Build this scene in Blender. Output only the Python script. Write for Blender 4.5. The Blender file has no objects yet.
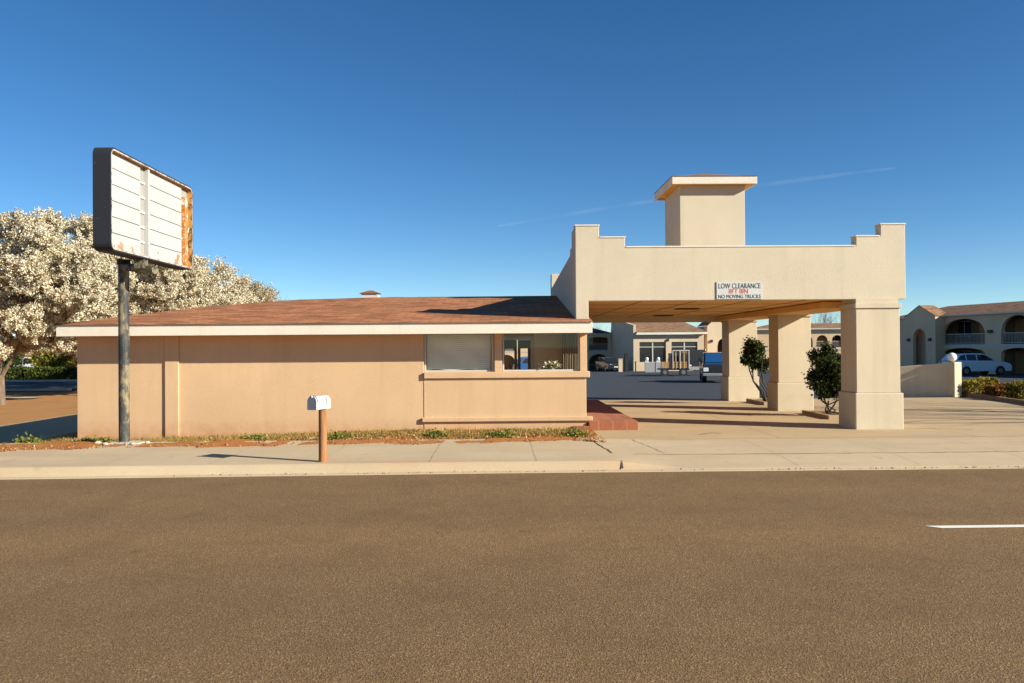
import bpy, math, random
import numpy as np
from mathutils import Vector, Matrix, Euler
random.seed(7); rng = np.random.default_rng(7)
R = math.radians
S = bpy.context.scene
col = S.collection

# ------------------------------------------------------------------ camera
F_PX = 796.0
cam = bpy.data.cameras.new('camera'); camo = bpy.data.objects.new('camera', cam); col.objects.link(camo)
cam.sensor_width = 36.0; cam.lens = 36.0 * F_PX / 1024; cam.clip_start = .1; cam.clip_end = 9000
CAMZ = 1.9
CM = Matrix.Translation((0, 0, CAMZ)) @ Matrix.Rotation(R(-.86), 4, 'Z') @ Matrix.Rotation(R(90 + .39), 4, 'X') @ Matrix.Rotation(R(-.4), 4, 'Z')
camo.matrix_world = CM
S.camera = camo

def at(u, v, Y):
    d = CM.to_3x3() @ Vector(((u - 512) / F_PX, -(v - 341.5) / F_PX, -1))
    t = Y / d.y
    return Vector((d.x * t, Y, CAMZ + d.z * t))
def XA(u, Y, v=350): return at(u, v, Y).x
def ZA(u, v, Y): return at(u, v, Y).z

# ------------------------------------------------------------------ helpers
def tag(o, label=None, cat=None, group=None, kind=None):
    if label: o['label'] = label
    if cat: o['category'] = cat
    if group: o['group'] = group
    if kind: o['kind'] = kind
    return o
def empty(name, loc=(0, 0, 0), rz=0, label=None, cat=None, group=None):
    o = bpy.data.objects.new(name, None); col.objects.link(o)
    o.location = loc; o.rotation_euler = (0, 0, rz); o.empty_display_size = .2
    return tag(o, label, cat, group)
def children(o): return [c for c in bpy.data.objects if c.parent == o]
def copy_tree(o, parent=None):
    c = o.copy(); col.objects.link(c); c.parent = parent
    for ch in children(o): copy_tree(ch, c)
    return c

class MB:
    def __init__(s, M=None): s.v = []; s.f = []; s.m = []; s.M = M; s.mi = 0
    def add(s, vs, fs, mi=None):
        n = len(s.v)
        for p in vs:
            p = Vector(p)
            if s.M is not None: p = s.M @ p
            s.v.append(tuple(p))
        for f in fs: s.f.append(tuple(i + n for i in f)); s.m.append(s.mi if mi is None else mi)
        return s
    def box(s, x0, x1, y0, y1, z0, z1):
        if x0 > x1: x0, x1 = x1, x0
        vs = [(x0,y0,z0),(x1,y0,z0),(x1,y1,z0),(x0,y1,z0),(x0,y0,z1),(x1,y0,z1),(x1,y1,z1),(x0,y1,z1)]
        return s.add(vs, [(0,3,2,1),(4,5,6,7),(0,1,5,4),(1,2,6,5),(2,3,7,6),(3,0,4,7)])
    def prism(s, pts, y0, y1):        # pts in XZ, extruded along Y
        n = len(pts)
        vs = [(x, y0, z) for x, z in pts] + [(x, y1, z) for x, z in pts]
        fs = [tuple(range(n)), tuple(range(2*n-1, n-1, -1))] + [(i, i+n, (i+1) % n + n, (i+1) % n) for i in range(n)]
        return s.add(vs, fs)
    def prismx(s, pts, x0, x1):       # pts in YZ, extruded along X
        n = len(pts)
        vs = [(x0, y, z) for y, z in pts] + [(x1, y, z) for y, z in pts]
        fs = [tuple(range(n-1, -1, -1)), tuple(range(n, 2*n))] + [((i+1) % n, (i+1) % n + n, i+n, i) for i in range(n)]
        return s.add(vs, fs)
    def prismz(s, pts, z0, z1):
        n = len(pts)
        vs = [(x, y, z0) for x, y in pts] + [(x, y, z1) for x, y in pts]
        fs = [tuple(range(n-1, -1, -1)), tuple(range(n, 2*n))] + [(i, (i+1) % n, (i+1) % n + n, i+n) for i in range(n)]
        return s.add(vs, fs)
    def tube(s, pts, rad, n=8, cap=True):
        pts = [Vector(p) for p in pts]
        if not hasattr(rad, '__len__'): rad = [rad] * len(pts)
        vs = []; fs = []; up = None
        for i, p in enumerate(pts):
            d = (pts[min(i+1, len(pts)-1)] - pts[max(i-1, 0)]).normalized()
            if up is None:
                up = Vector((0, 0, 1)) if abs(d.z) < .9 else Vector((1, 0, 0))
            a = (up - d * up.dot(d)).normalized(); b = d.cross(a); up = a
            for k in range(n):
                t = 2 * math.pi * k / n
                vs.append(p + (a * math.cos(t) + b * math.sin(t)) * rad[i])
        for i in range(len(pts) - 1):
            for k in range(n):
                fs.append((i*n+k, i*n+(k+1) % n, (i+1)*n+(k+1) % n, (i+1)*n+k))
        if cap: fs += [tuple(range(n-1, -1, -1)), tuple(range((len(pts)-1)*n, len(pts)*n))]
        return s.add(vs, fs)
    def cyl(s, c, axis, r, h, n=20):
        c = Vector(c); a = Vector(axis).normalized() * h / 2
        return s.tube([c - a, c + a], r, n)
    def ball(s, c, r, n=16, m=10, sz=1):
        vs = [(c[0] + r*math.sin(math.pi*j/m)*math.cos(2*math.pi*i/n), c[1] + r*math.sin(math.pi*j/m)*math.sin(2*math.pi*i/n), c[2] + sz*r*math.cos(math.pi*j/m)) for j in range(m+1) for i in range(n)]
        fs = [(j*n+i, (j+1)*n+i, (j+1)*n+(i+1) % n, j*n+(i+1) % n) for j in range(m) for i in range(n)]
        return s.add(vs, fs)
    def build(s, name, mat, parent=None, smooth=False, bevel=0):
        me = bpy.data.meshes.new(name); me.from_pydata(s.v, [], s.f)
        for m in (mat if isinstance(mat, (list, tuple)) else [mat]): me.materials.append(m)
        me.polygons.foreach_set('material_index', s.m)
        if smooth: me.polygons.foreach_set('use_smooth', [True] * len(s.f))
        me.update()
        o = bpy.data.objects.new(name, me); col.objects.link(o)
        if parent is not None: o.parent = parent
        if bevel:
            b = o.modifiers.new('bevel', 'BEVEL'); b.width = bevel; b.segments = 2; b.limit_method = 'ANGLE'; b.harden_normals = False
        return o

def sstep(t):
    t = max(0., min(1., t)); return t * t * (3 - 2 * t)

# ------------------------------------------------------------------ materials
def srgb(r, g, b):
    f = lambda c: (c / 12.92 if c <= .04045 else ((c + .055) / 1.055) ** 2.4)
    return (f(r / 255), f(g / 255), f(b / 255), 1)
class NT:
    def __init__(s, name):
        s.mat = bpy.data.materials.new(name); s.mat.use_nodes = True; s.nt = s.mat.node_tree
        s.nt.nodes.clear(); s.out = s.n('ShaderNodeOutputMaterial')
        s.b = s.n('ShaderNodeBsdfPrincipled'); s.l(s.b.outputs[0], s.out.inputs[0])
        s.tc = s.n('ShaderNodeTexCoord')
    def n(s, t, **k):
        nd = s.nt.nodes.new(t)
        for a, v in k.items(): setattr(nd, a, v)
        return nd
    def l(s, a, b): s.nt.links.new(a, b)
    def noise(s, scale, detail=4, rough=.6, vec=None, stretch=None):
        nd = s.n('ShaderNodeTexNoise'); nd.inputs['Scale'].default_value = scale
        nd.inputs['Detail'].default_value = detail; nd.inputs['Roughness'].default_value = rough
        src = vec or s.tc.outputs['Object']
        if stretch:
            mp = s.n('ShaderNodeMapping'); mp.inputs['Scale'].default_value = stretch; s.l(src, mp.inputs[0]); src = mp.outputs[0]
        s.l(src, nd.inputs['Vector']); return nd.outputs[0]
    def ramp(s, fac, stops):
        r = s.n('ShaderNodeValToRGB'); e = r.color_ramp.elements
        while len(e) < len(stops): e.new(.5)
        for i, (p, c) in enumerate(stops): e[i].position = p; e[i].color = c if len(c) == 4 else (*c, 1)
        s.l(fac, r.inputs[0]); return r.outputs[0]
    def mix(s, fac, a, b, mode='MIX'):
        m = s.n('ShaderNodeMix', data_type='RGBA', blend_type=mode)
        for sock, v in ((m.inputs[0], fac), (m.inputs[6], a), (m.inputs[7], b)):
            if isinstance(v, (int, float, tuple)): sock.default_value = v
            else: s.l(v, sock)
        return m.outputs[2]
    def bump(s, h, strength=.3, dist=.01):
        b = s.n('ShaderNodeBump'); b.inputs['Strength'].default_value = strength; b.inputs['Distance'].default_value = dist
        s.l(h, b.inputs['Height']); s.l(b.outputs[0], s.b.inputs['Normal']); return b
    def set(s, c=None, rough=None, **k):
        if c is not None:
            if isinstance(c, tuple): s.b.inputs['Base Color'].default_value = c if len(c) == 4 else (*c, 1)
            else: s.l(c, s.b.inputs['Base Color'])
        if rough is not None:
            if isinstance(rough, (int, float)): s.b.inputs['Roughness'].default_value = rough
            else: s.l(rough, s.b.inputs['Roughness'])
        for a, v in k.items(): s.b.inputs[a.replace('_', ' ')].default_value = v
        return s.mat
def sc(c, k): return (c[0]*k, c[1]*k, c[2]*k, 1)

def mottled(name, c, amt=.12, scale=1.2, rough=.85, fine=60, bump=.25, dist=.004, spec=.3, streak=0):
    t = NT(name)
    big = t.ramp(t.noise(scale, 5, .6), [(.3, sc(c, 1-amt)), (.7, sc(c, 1+amt*.6))])
    f = t.noise(fine, 3, .7)
    cc = t.mix(.35, big, t.ramp(f, [(.3, sc(c, .8)), (.7, sc(c, 1.15))]))
    if streak:
        st = t.ramp(t.noise(1.0, 5, .65, stretch=(3.5, 3.5, .25)), [(.52, (0,0,0)), (.75, (1,1,1))])
        m = t.n('ShaderNodeMath', operation='MULTIPLY'); m.inputs[1].default_value = streak; t.l(st, m.inputs[0])
        cc = t.mix(m.outputs[0], cc, sc(c, .55))
    t.bump(f, bump, dist)
    return t.set(cc, rough, Specular_IOR_Level=spec)

M = {}
def stucco(name, c, soil=0):
    t = NT(name)
    big = t.ramp(t.noise(.55, 6, .62), [(.3, sc(c, .88)), (.68, sc(c, 1.06))])
    st = t.ramp(t.noise(1.0, 6, .7, stretch=(3.2, 3.2, .16)), [(.5, (0,0,0)), (.75, (.5,.5,.5))])
    cc = t.mix(st, big, sc(c, .72))
    f = t.noise(85, 4, .75)
    cc = t.mix(.3, cc, t.ramp(f, [(.3, sc(c, .68)), (.7, sc(c, 1.2))]))
    hair = t.n('ShaderNodeTexVoronoi'); hair.feature = 'DISTANCE_TO_EDGE'; hair.inputs['Scale'].default_value = .55; wv = t.n('ShaderNodeVectorMath', operation='ADD'); nv = t.n('ShaderNodeTexNoise'); nv.inputs['Scale'].default_value = 2.5; t.l(t.tc.outputs['Object'], nv.inputs['Vector']); t.l(nv.outputs['Color'], wv.inputs[0]); t.l(t.tc.outputs['Object'], wv.inputs[1]); t.l(wv.outputs[0], hair.inputs['Vector'])
    cc = t.mix(t.ramp(hair.outputs[0], [(0, (.09, .09, .09)), (.008, (0, 0, 0))]), cc, sc(c, .5))
    if soil:                                   # red soil splashed on the lowest 25 cm
        sp = t.n('ShaderNodeSeparateXYZ'); t.l(t.tc.outputs['Object'], sp.inputs[0])
        mr = t.n('ShaderNodeMapRange'); mr.inputs[1].default_value = .0; mr.inputs[2].default_value = .42; mr.inputs[3].default_value = .7; mr.inputs[4].default_value = 0
        t.l(sp.outputs[2], mr.inputs[0])
        mm = t.n('ShaderNodeMath', operation='MULTIPLY'); t.l(mr.outputs[0], mm.inputs[0])
        t.l(t.ramp(t.noise(5, 5, .7), [(.3, (.2,.2,.2)), (.65, (1,1,1))]), mm.inputs[1])
        cc = t.mix(mm.outputs[0], cc, (.42, .16, .055, 1))
    t.bump(f, .6, .012)
    return t.set(cc, .9, Specular_IOR_Level=.25)
M['stucco_tan'] = stucco('stucco_tan', (.63, .42, .245), soil=1)
M['stucco_cream'] = stucco('stucco_cream', (.60, .51, .385))
M['stucco_column'] = stucco('stucco_column', (.60, .50, .36))
M['trim_cream'] = stucco('trim_cream', (.74, .66, .55))
M['soffit'] = mottled('soffit_bounce_tint', (.74, .42, .13), .15, 1.5, .7)  # warm light bouncing off the ground is put into this orange
M['motel_wall'] = stucco('motel_wall', (.76, .53, .33))
M['motel_bright'] = stucco('motel_bright', (.62, .48, .33))
M['pane_trim'] = mottled('pane_trim', (.55, .5, .44), .08, 3, .5)
M['white'] = mottled('white_paint', (.55, .55, .53), .12, 3, .5)
M['dark_metal'] = mottled('dark_metal', (.03, .032, .036), .3, 6, .45)
M['black'] = mottled('black_rubber', (.018, .018, .018), .2, 6, .7)
M['grey_metal'] = mottled('grey_metal', (.3, .3, .31), .15, 6, .45)
M['chrome'] = NT('chrome').set((.6, .6, .62), .2, Metallic=1.)
M['red_text'] = NT('red_paint').set((.6, .06, .03), .6)
M['black_text'] = NT('black_paint').set((.02, .02, .02), .6)
M['globe'] = NT('lamp_glass').set((.85, .85, .83), .25)
M['wood_floor'] = mottled('floor_tile', (.22, .15, .09), .15, 3, .5)
M['int_wall'] = mottled('interior_wall', (.80, .68, .46), .06, 1.5, .9)
M['car_white'] = NT('car_white').set((.72, .76, .78), .25, Coat_Weight=.6)
M['car_dark'] = NT('car_dark').set((.02, .022, .026), .22, Coat_Weight=.6)
M['car_blue'] = NT('car_blue').set((.02, .10, .30), .25, Coat_Weight=.6)
M['car_glass'] = NT('car_glass').set((.015, .018, .02), .06)
M['headlight'] = NT('headlight_lens').set((.85, .87, .9), .08)
M['taillight'] = NT('taillight_lens').set((.35, .01, .01), .15)
M['wood_board'] = mottled('wood_board', (.38, .20, .08), .3, 4, .8)
M['soil_red'] = mottled('soil_red', (.40, .17, .065), .35, 2.5, .95, 30, .8, .03)
M['room_wall'] = mottled('room_wall', (.17, .11, .06), .2, 1.2)  # deep shade inside the arcade openings is put into this dark brown
M['dark_interior'] = NT('dark_recess').set((.04, .03, .025), .9)

def glass(name, tint=(1, 1, 1, 1), refl=1.0, gloss=0.02):
    t = NT(name); t.nt.nodes.remove(t.b)
    tr = t.n('ShaderNodeBsdfTransparent'); tr.inputs[0].default_value = tint
    gl = t.n('ShaderNodeBsdfGlossy'); gl.inputs['Roughness'].default_value = gloss
    lw_ = t.n('ShaderNodeLayerWeight'); lw_.inputs[0].default_value = .5
    pw_ = t.n('ShaderNodeMath', operation='POWER'); pw_.inputs[1].default_value = 4; t.l(lw_.outputs['Facing'], pw_.inputs[0])
    m = t.n('ShaderNodeMath', operation='MULTIPLY_ADD'); m.inputs[1].default_value = .9 * refl; m.inputs[2].default_value = .06 * refl; m.use_clamp = True; t.l(pw_.outputs[0], m.inputs[0])
    mx = t.n('ShaderNodeMixShader'); t.l(m.outputs[0], mx.inputs[0]); t.l(tr.outputs[0], mx.inputs[1]); t.l(gl.outputs[0], mx.inputs[2])
    t.l(mx.outputs[0], t.out.inputs[0]); return t.mat
M['glass'] = glass('window_glass', (.96, .97, .95, 1), .8)
M['dark_glass'] = NT('dark_glass').set((.02, .025, .03), .05)

# asphalt street with coarse aggregate
def asphalt(name, c, speck, bigamt=.12, bands=True, gs=95):
    t = NT(name)
    big = t.ramp(t.noise(.35, 6, .65, stretch=(.35, 1.6, 1) if bands else None), [(.32, sc(c, 1-bigamt)), (.66, sc(c, 1+bigamt))])
    vor = t.n('ShaderNodeTexVoronoi'); vor.inputs['Scale'].default_value = gs; t.l(t.tc.outputs['Object'], vor.inputs[0])
    sep = t.n('ShaderNodeSeparateColor'); t.l(vor.outputs['Color'], sep.inputs[0])
    grain = t.ramp(sep.outputs[0], [(0, sc(c, .15)), (.3, sc(c, .65)), (.7, sc(c, 1.2)), (.92, sc(c, 2.0)), (1, speck)])
    g2 = t.noise(gs * .55, 4, .8)
    cc = t.mix(.72, big, grain)
    cc = t.mix(.5, cc, t.ramp(g2, [(.35, sc(c, .3)), (.65, sc(c, 1.8))]))
    cc = t.mix(t.ramp(t.noise(1.1, 7, .75), [(.45, (0,0,0)), (.75, (.5,.5,.5))]), cc, sc(c, .6))
    if bands:                                  # two paler tyre-worn bands and oil-darkened lane centres
        sp = t.n('ShaderNodeSeparateXYZ'); t.l(t.tc.outputs['Object'], sp.inputs[0])
        ad = t.n('ShaderNodeMath', operation='ADD'); nz = t.noise(.25, 3, .5)
        t.l(sp.outputs[1], ad.inputs[0]); t.l(nz, ad.inputs[1])
        mr = t.n('ShaderNodeMapRange'); mr.inputs[1].default_value = 3.0; mr.inputs[2].default_value = 12.8; t.l(ad.outputs[0], mr.inputs[0])
        bd = t.ramp(mr.outputs[0], [(0, (.3,.3,.3)), (.15, (.55,.55,.55)), (.35, (.35,.35,.35)), (.46, (.5,.5,.5)), (.56, (.8,.8,.8)), (.66, (.4,.4,.4)), (.8, (.62,.62,.62)), (.9, (.45,.45,.45)), (1, (.6,.6,.6))])
        cc = t.mix(bd, t.mix(1., cc, (.78, .77, .76, 1), 'MULTIPLY'), t.mix(1., cc, (1.25, 1.13, .94, 1), 'MULTIPLY'))
    sp2 = t.ramp(t.noise(1.9, 3, .5), [(.69, (0,0,0)), (.74, (.45,.45,.45))])
    cc = t.mix(sp2, cc, sc(c, .45))
    h = t.n('ShaderNodeMath', operation='ADD'); t.l(vor.outputs['Distance'], h.inputs[0]); t.l(g2, h.inputs[1])
    t.bump(h.outputs[0], .55, .008)
    return t.set(cc, .92, Specular_IOR_Level=.2)
M['asphalt'] = asphalt('street_asphalt', (.182, .116, .060), (.6, .46, .28, 1), gs=100)
M['lot_asphalt'] = asphalt('lot_asphalt', (.045, .05, .062), (.2, .2, .2, 1), .25, False, 40)

def concrete(name, c, stain=(.40, .22, .10, 1)):
    t = NT(name)
    big = t.ramp(t.noise(.6, 6, .65), [(.3, sc(c, .86)), (.7, sc(c, 1.08))])
    st = t.ramp(t.noise(.8, 5, .7, stretch=(.3, 1.6, 1)), [(.46, (0,0,0)), (.72, (.55,.55,.55))])
    cc = t.mix(st, big, stain)
    f = t.noise(45, 5, .8)
    cc = t.mix(.35, cc, t.ramp(f, [(.3, sc(c, .72)), (.7, sc(c, 1.18))]))
    spots = t.ramp(t.noise(3.2, 3, .5), [(.66, (0,0,0)), (.72, (.35,.35,.35))])
    cc = t.mix(spots, cc, sc(c, .6))
    t.bump(f, .4, .005)
    return t.set(cc, .9, Specular_IOR_Level=.25)
M['concrete'] = concrete('concrete_walk', (.49, .375, .245))
M['concrete_drive'] = concrete('concrete_drive', (.45, .325, .19), (.34, .19, .08, 1))
M['kerb'] = concrete('concrete_kerb', (.42, .30, .17))
M['concrete_pale'] = concrete('concrete_pale', (.5, .44, .36))

def soil(name, c, c2, c3, scale=1.5):
    t = NT(name)
    a = t.ramp(t.noise(scale, 6, .7), [(.3, c), (.5, c2), (.7, c3)])
    f = t.noise(25, 5, .85)
    cc = t.mix(.45, a, t.ramp(f, [(.3, sc(c, .5)), (.72, sc(c2, 1.5))]))
    t.bump(f, .8, .03)
    return t.set(cc, .97, Specular_IOR_Level=.1)
M['soil'] = soil('red_soil', (.40, .135, .04, 1), (.42, .17, .055, 1), (.30, .16, .07, 1))
M['dry_field'] = soil('dry_field', (.44, .17, .05, 1), (.38, .20, .08, 1), (.24, .13, .05, 1), .5)
M['mulch'] = soil('mulch', (.16, .08, .04, 1), (.2, .12, .06, 1), (.1, .06, .03, 1), 4)

def shingle(name, c):
    t = NT(name)
    br = t.n('ShaderNodeTexBrick'); br.offset = .5
    br.inputs['Scale'].default_value = 1; br.inputs['Brick Width'].default_value = .42; br.inputs['Row Height'].default_value = .19
    br.inputs['Mortar Size'].default_value = .012; br.inputs['Bias'].default_value = 0
    br.inputs['Color1'].default_value = sc(c, .3); br.inputs['Color2'].default_value = sc(c, 1.8); br.inputs['Mortar'].default_value = sc(c, .3)
    nz = t.noise(2.0, 3, .5)
    mp = t.n('ShaderNodeVectorMath', operation='MULTIPLY_ADD'); mp.inputs[1].default_value = (1, 1, 1)
    t.l(t.tc.outputs['Object'], mp.inputs[0])
    cb = t.n('ShaderNodeCombineXYZ'); ml = t.n('ShaderNodeMath', operation='MULTIPLY'); ml.inputs[1].default_value = .06; t.l(nz, ml.inputs[0]); t.l(ml.outputs[0], cb.inputs[1]); t.l(cb.outputs[0], mp.inputs[2])
    t.l(mp.outputs[0], br.inputs['Vector'])
    cc = t.mix(.4, br.outputs[0], t.ramp(t.noise(1.6, 6, .8, stretch=(1, 3, 1)), [(.35, sc(c, .45)), (.65, sc(c, 1.5))]))
    cc = t.mix(.3, cc, t.ramp(t.noise(70, 2, .8), [(.3, sc(c, .5)), (.7, sc(c, 1.5))]))
    t.bump(br.outputs['Fac'], 1.0, -.02)
    return t.set(cc, .95, Specular_IOR_Level=.15)
M['shingle'] = shingle('roof_shingle', (.34, .14, .066))
M['shingle_tan'] = shingle('roof_shingle_tan', (.26, .15, .09))

def brick(name):
    t = NT(name)
    br = t.n('ShaderNodeTexBrick'); br.offset = 0
    br.inputs['Scale'].default_value = 1; br.inputs['Brick Width'].default_value = .3; br.inputs['Row Height'].default_value = .3
    br.inputs['Mortar Size'].default_value = .006
    br.inputs['Color1'].default_value = (.24, .06, .026, 1); br.inputs['Color2'].default_value = (.40, .12, .05, 1); br.inputs['Mortar'].default_value = (.5, .3, .18, 1)
    ge = t.n('ShaderNodeNewGeometry'); sp = t.n('ShaderNodeSeparateXYZ'); t.l(ge.outputs['Normal'], sp.inputs[0])
    s2 = t.n('ShaderNodeSeparateXYZ'); t.l(t.tc.outputs['Object'], s2.inputs[0])
    mx = t.n('ShaderNodeMix', data_type='FLOAT'); t.l(sp.outputs[2], mx.inputs[0]); t.l(s2.outputs[2], mx.inputs[2]); t.l(s2.outputs[1], mx.inputs[3])
    cb = t.n('ShaderNodeCombineXYZ'); t.l(s2.outputs[0], cb.inputs[0]); t.l(mx.outputs[0], cb.inputs[1]); t.l(cb.outputs[0], br.inputs['Vector'])
    cc = t.mix(.3, br.outputs[0], t.ramp(t.noise(30, 4, .7), [(.3, (.12, .04, .02)), (.7, (.36, .16, .08))]))
    t.bump(br.outputs['Fac'], .5, -.006)
    return t.set(cc, .9)
M['brick'] = brick('red_brick')

def bark(name, c):
    t = NT(name)
    n = t.noise(12, 5, .7, stretch=(1, 1, .25)); t.bump(n, .8, .02)
    return t.set(t.ramp(n, [(.3, sc(c, .5)), (.7, sc(c, 1.4))]), .95)
M['bark'] = bark('bark', (.16, .11, .075)); M['twig'] = bark('twig', (.12, .085, .06))
M['dark_bark'] = bark('dark_bark', (.05, .035, .025))
def post_wood():
    t = NT('weathered_post')
    n = t.noise(14, 6, .75, stretch=(1, 1, .08)); n2 = t.noise(3, 4, .6, stretch=(1, 1, .3))
    cc = t.ramp(n, [(.32, (.10, .04, .015)), (.45, (.24, .10, .035)), (.7, (.40, .20, .085))])
    cc = t.mix(t.ramp(n2, [(.5, (0,0,0)), (.7, (.5,.5,.5))]), cc, (.45, .13, .035, 1))
    t.bump(n, .9, .02); return t.set(cc, .9)
M['post_wood'] = post_wood()
def peeling_pole():
    t = NT('peeling_pole_paint')
    n = t.noise(4.5, 7, .72, stretch=(1, 1, .45)); n2 = t.noise(13, 5, .7, stretch=(1, 1, .5))
    cc = t.ramp(n, [(.4, (.02, .024, .026)), (.5, (.05, .05, .045)), (.56, (.20, .16, .09)), (.75, (.28, .23, .14))])
    cc = t.mix(t.ramp(n2, [(.58, (0,0,0)), (.64, (.8,.8,.8))]), cc, (.2, .10, .045, 1))
    t.bump(n2, .4, .005); return t.set(cc, .65)
M['pole'] = peeling_pole()
def rust(name, base, rc, lo=.45, hi=.6, scale=5):
    t = NT(name)
    n = t.noise(scale, 6, .75)
    cc = t.mix(t.ramp(n, [(lo, (0,0,0)), (hi, (1,1,1))]), base, t.ramp(t.noise(18, 4, .7), [(.3, sc(rc, .4)), (.7, sc(rc, 1.3))]))
    t.bump(n, .3, .006); return t.set(cc, .8)
M['rust'] = rust('rusted_orange_metal', (.50, .24, .05, 1), (.10, .04, .015, 1), .5, .58, 9)
M['sign_black'] = rust('sign_black_paint', (.010, .012, .02, 1), (.12, .07, .06, 1), .62, .72, 6)
M['sign_lip'] = rust('sign_lip', (.40, .36, .33, 1), (.10, .05, .03, 1), .5, .62, 7)
def sign_white():
    t = NT('weathered_sign_panel')
    sp = t.n('ShaderNodeSeparateXYZ'); t.l(t.tc.outputs['Object'], sp.inputs[0])
    n = t.noise(4, 6, .7)
    mr = t.n('ShaderNodeMapRange'); mr.inputs[1].default_value = 3.6; mr.inputs[2].default_value = 4.05; mr.inputs[3].default_value = .19; mr.inputs[4].default_value = 0; t.l(sp.outputs[2], mr.inputs[0])
    ad = t.n('ShaderNodeMath', operation='ADD'); t.l(n, ad.inputs[0]); t.l(mr.outputs[0], ad.inputs[1])
    cc = t.mix(t.ramp(ad.outputs[0], [(.68, (0,0,0)), (.74, (1,1,1))]), (.42, .41, .40, 1), (.32, .15, .06, 1))
    cc = t.mix(t.ramp(t.noise(2.2, 5, .7), [(.45, (0,0,0)), (.8, (.5,.5,.5))]), cc, (.30, .29, .28, 1))
    return t.set(cc, .6)
M['sign_white'] = sign_white()
M['sign_grey'] = mottled('sign_grey', (.30, .29, .27), .15, 5, .7)

def leafmat(name, c, tr=.35, var=.5):
    t = NT(name)
    ri = t.n('ShaderNodeObjectInfo')
    n = t.noise(6, 3, .7)
    cc = t.ramp(n, [(.3, sc(c, 1-var)), (.7, sc(c, 1+var*.6))])
    t.set(cc, .7, Specular_IOR_Level=.2)
    tl = t.n('ShaderNodeBsdfTranslucent'); t.l(cc, tl.inputs[0])
    mx = t.n('ShaderNodeMixShader'); mx.inputs[0].default_value = tr
    t.l(t.b.outputs[0], mx.inputs[1]); t.l(tl.outputs[0], mx.inputs[2]); t.l(mx.outputs[0], t.out.inputs[0])
    return t.mat
M['petal'] = leafmat('blossom_petal', (.84, .77, .60), .3, .12)
M['petal_tan'] = leafmat('blossom_tan', (.50, .37, .19), .3, .3)
M['leaf_bud'] = leafmat('leaf_bud', (.16, .11, .045), .2, .4)
M['leaf_dark'] = leafmat('shrub_leaf', (.032, .05, .012), .2, .6)
M['leaf_light'] = leafmat('shrub_leaf_light', (.12, .14, .03), .3, .4)
M['hedge_yellow'] = leafmat('hedge_yellow', (.50, .36, .04), .3, .4)
M['hedge_green'] = leafmat('hedge_green', (.10, .12, .02), .3, .5)
M['hedge_red'] = leafmat('hedge_red', (.22, .08, .02), .3, .5)
M['grass'] = leafmat('grass_blade', (.24, .25, .045), .3, .4)
M['grass_dry'] = leafmat('grass_dry', (.42, .25, .09), .3, .4)
M['leaf_litter'] = leafmat('leaf_litter', (.34, .15, .06), .1, .6)

# ------------------------------------------------------------------ quads cloud (leaves)
def cloud(name, pos, size, mats, probs, parent=None, nrm=None, aspect=1.0):
    n = len(pos)
    a = rng.normal(size=(n, 3)); a /= np.linalg.norm(a, axis=1)[:, None]
    b = rng.normal(size=(n, 3)); b -= (a * b).sum(1)[:, None] * a; b /= np.linalg.norm(b, axis=1)[:, None]
    s = size * rng.uniform(.6, 1.3, n)[:, None] / 2
    a = a * s * aspect; b = b * s
    c = np.cross(a, b); c /= np.linalg.norm(c, axis=1)[:, None] + 1e-9
    off = c * s * .35
    V = np.stack([pos - a, pos - b + off, pos + a, pos + b + off], 1).reshape(-1, 3)
    me = bpy.data.meshes.new(name)
    me.vertices.add(4 * n); me.vertices.foreach_set('co', V.astype(np.float32).ravel())
    me.loops.add(4 * n); me.loops.foreach_set('vertex_index', np.arange(4 * n, dtype=np.int32))
    me.polygons.add(n); me.polygons.foreach_set('loop_start', np.arange(0, 4 * n, 4, dtype=np.int32))
    me.polygons.foreach_set('loop_total', np.full(n, 4, dtype=np.int32))
    for m in mats: me.materials.append(m)
    me.polygons.foreach_set('material_index', rng.choice(len(mats), n, p=probs).astype(np.int32))
    me.update(calc_edges=True); me.validate()
    o = bpy.data.objects.new(name, me); col.objects.link(o)
    if parent is not None: o.parent = parent
    return o

def branches(mb, p, d, L, r, depth, tips, rnd, spread=.55, upw=.15, n=5, sub=(2, 4)):
    p = Vector(p); d = Vector(d).normalized()
    pts = [p]; rad = [r]; q = p; dd = d
    for k in range(3):
        dd = (dd + Vector((rnd.gauss(0, .13), rnd.gauss(0, .13), rnd.gauss(0, .1) + upw * .3))).normalized()
        q = q + dd * L / 3; pts.append(q); rad.append(r * (1 - .42 * (k + 1) / 3))
    mb.tube(pts, rad, n, cap=False)
    if depth == 0: tips.append(q); return
    for i in range(rnd.randint(*sub)):
        a = dd + Vector((rnd.gauss(0, spread), rnd.gauss(0, spread), rnd.gauss(0, spread * .6) + upw))
        st = pts[-1] if i < 2 else pts[-2].lerp(pts[-1], rnd.random())
        branches(mb, st, a, L * rnd.uniform(.62, .85), rad[-1] * .8, depth - 1, tips, rnd, spread, upw, max(3, n - 1), sub)

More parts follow.
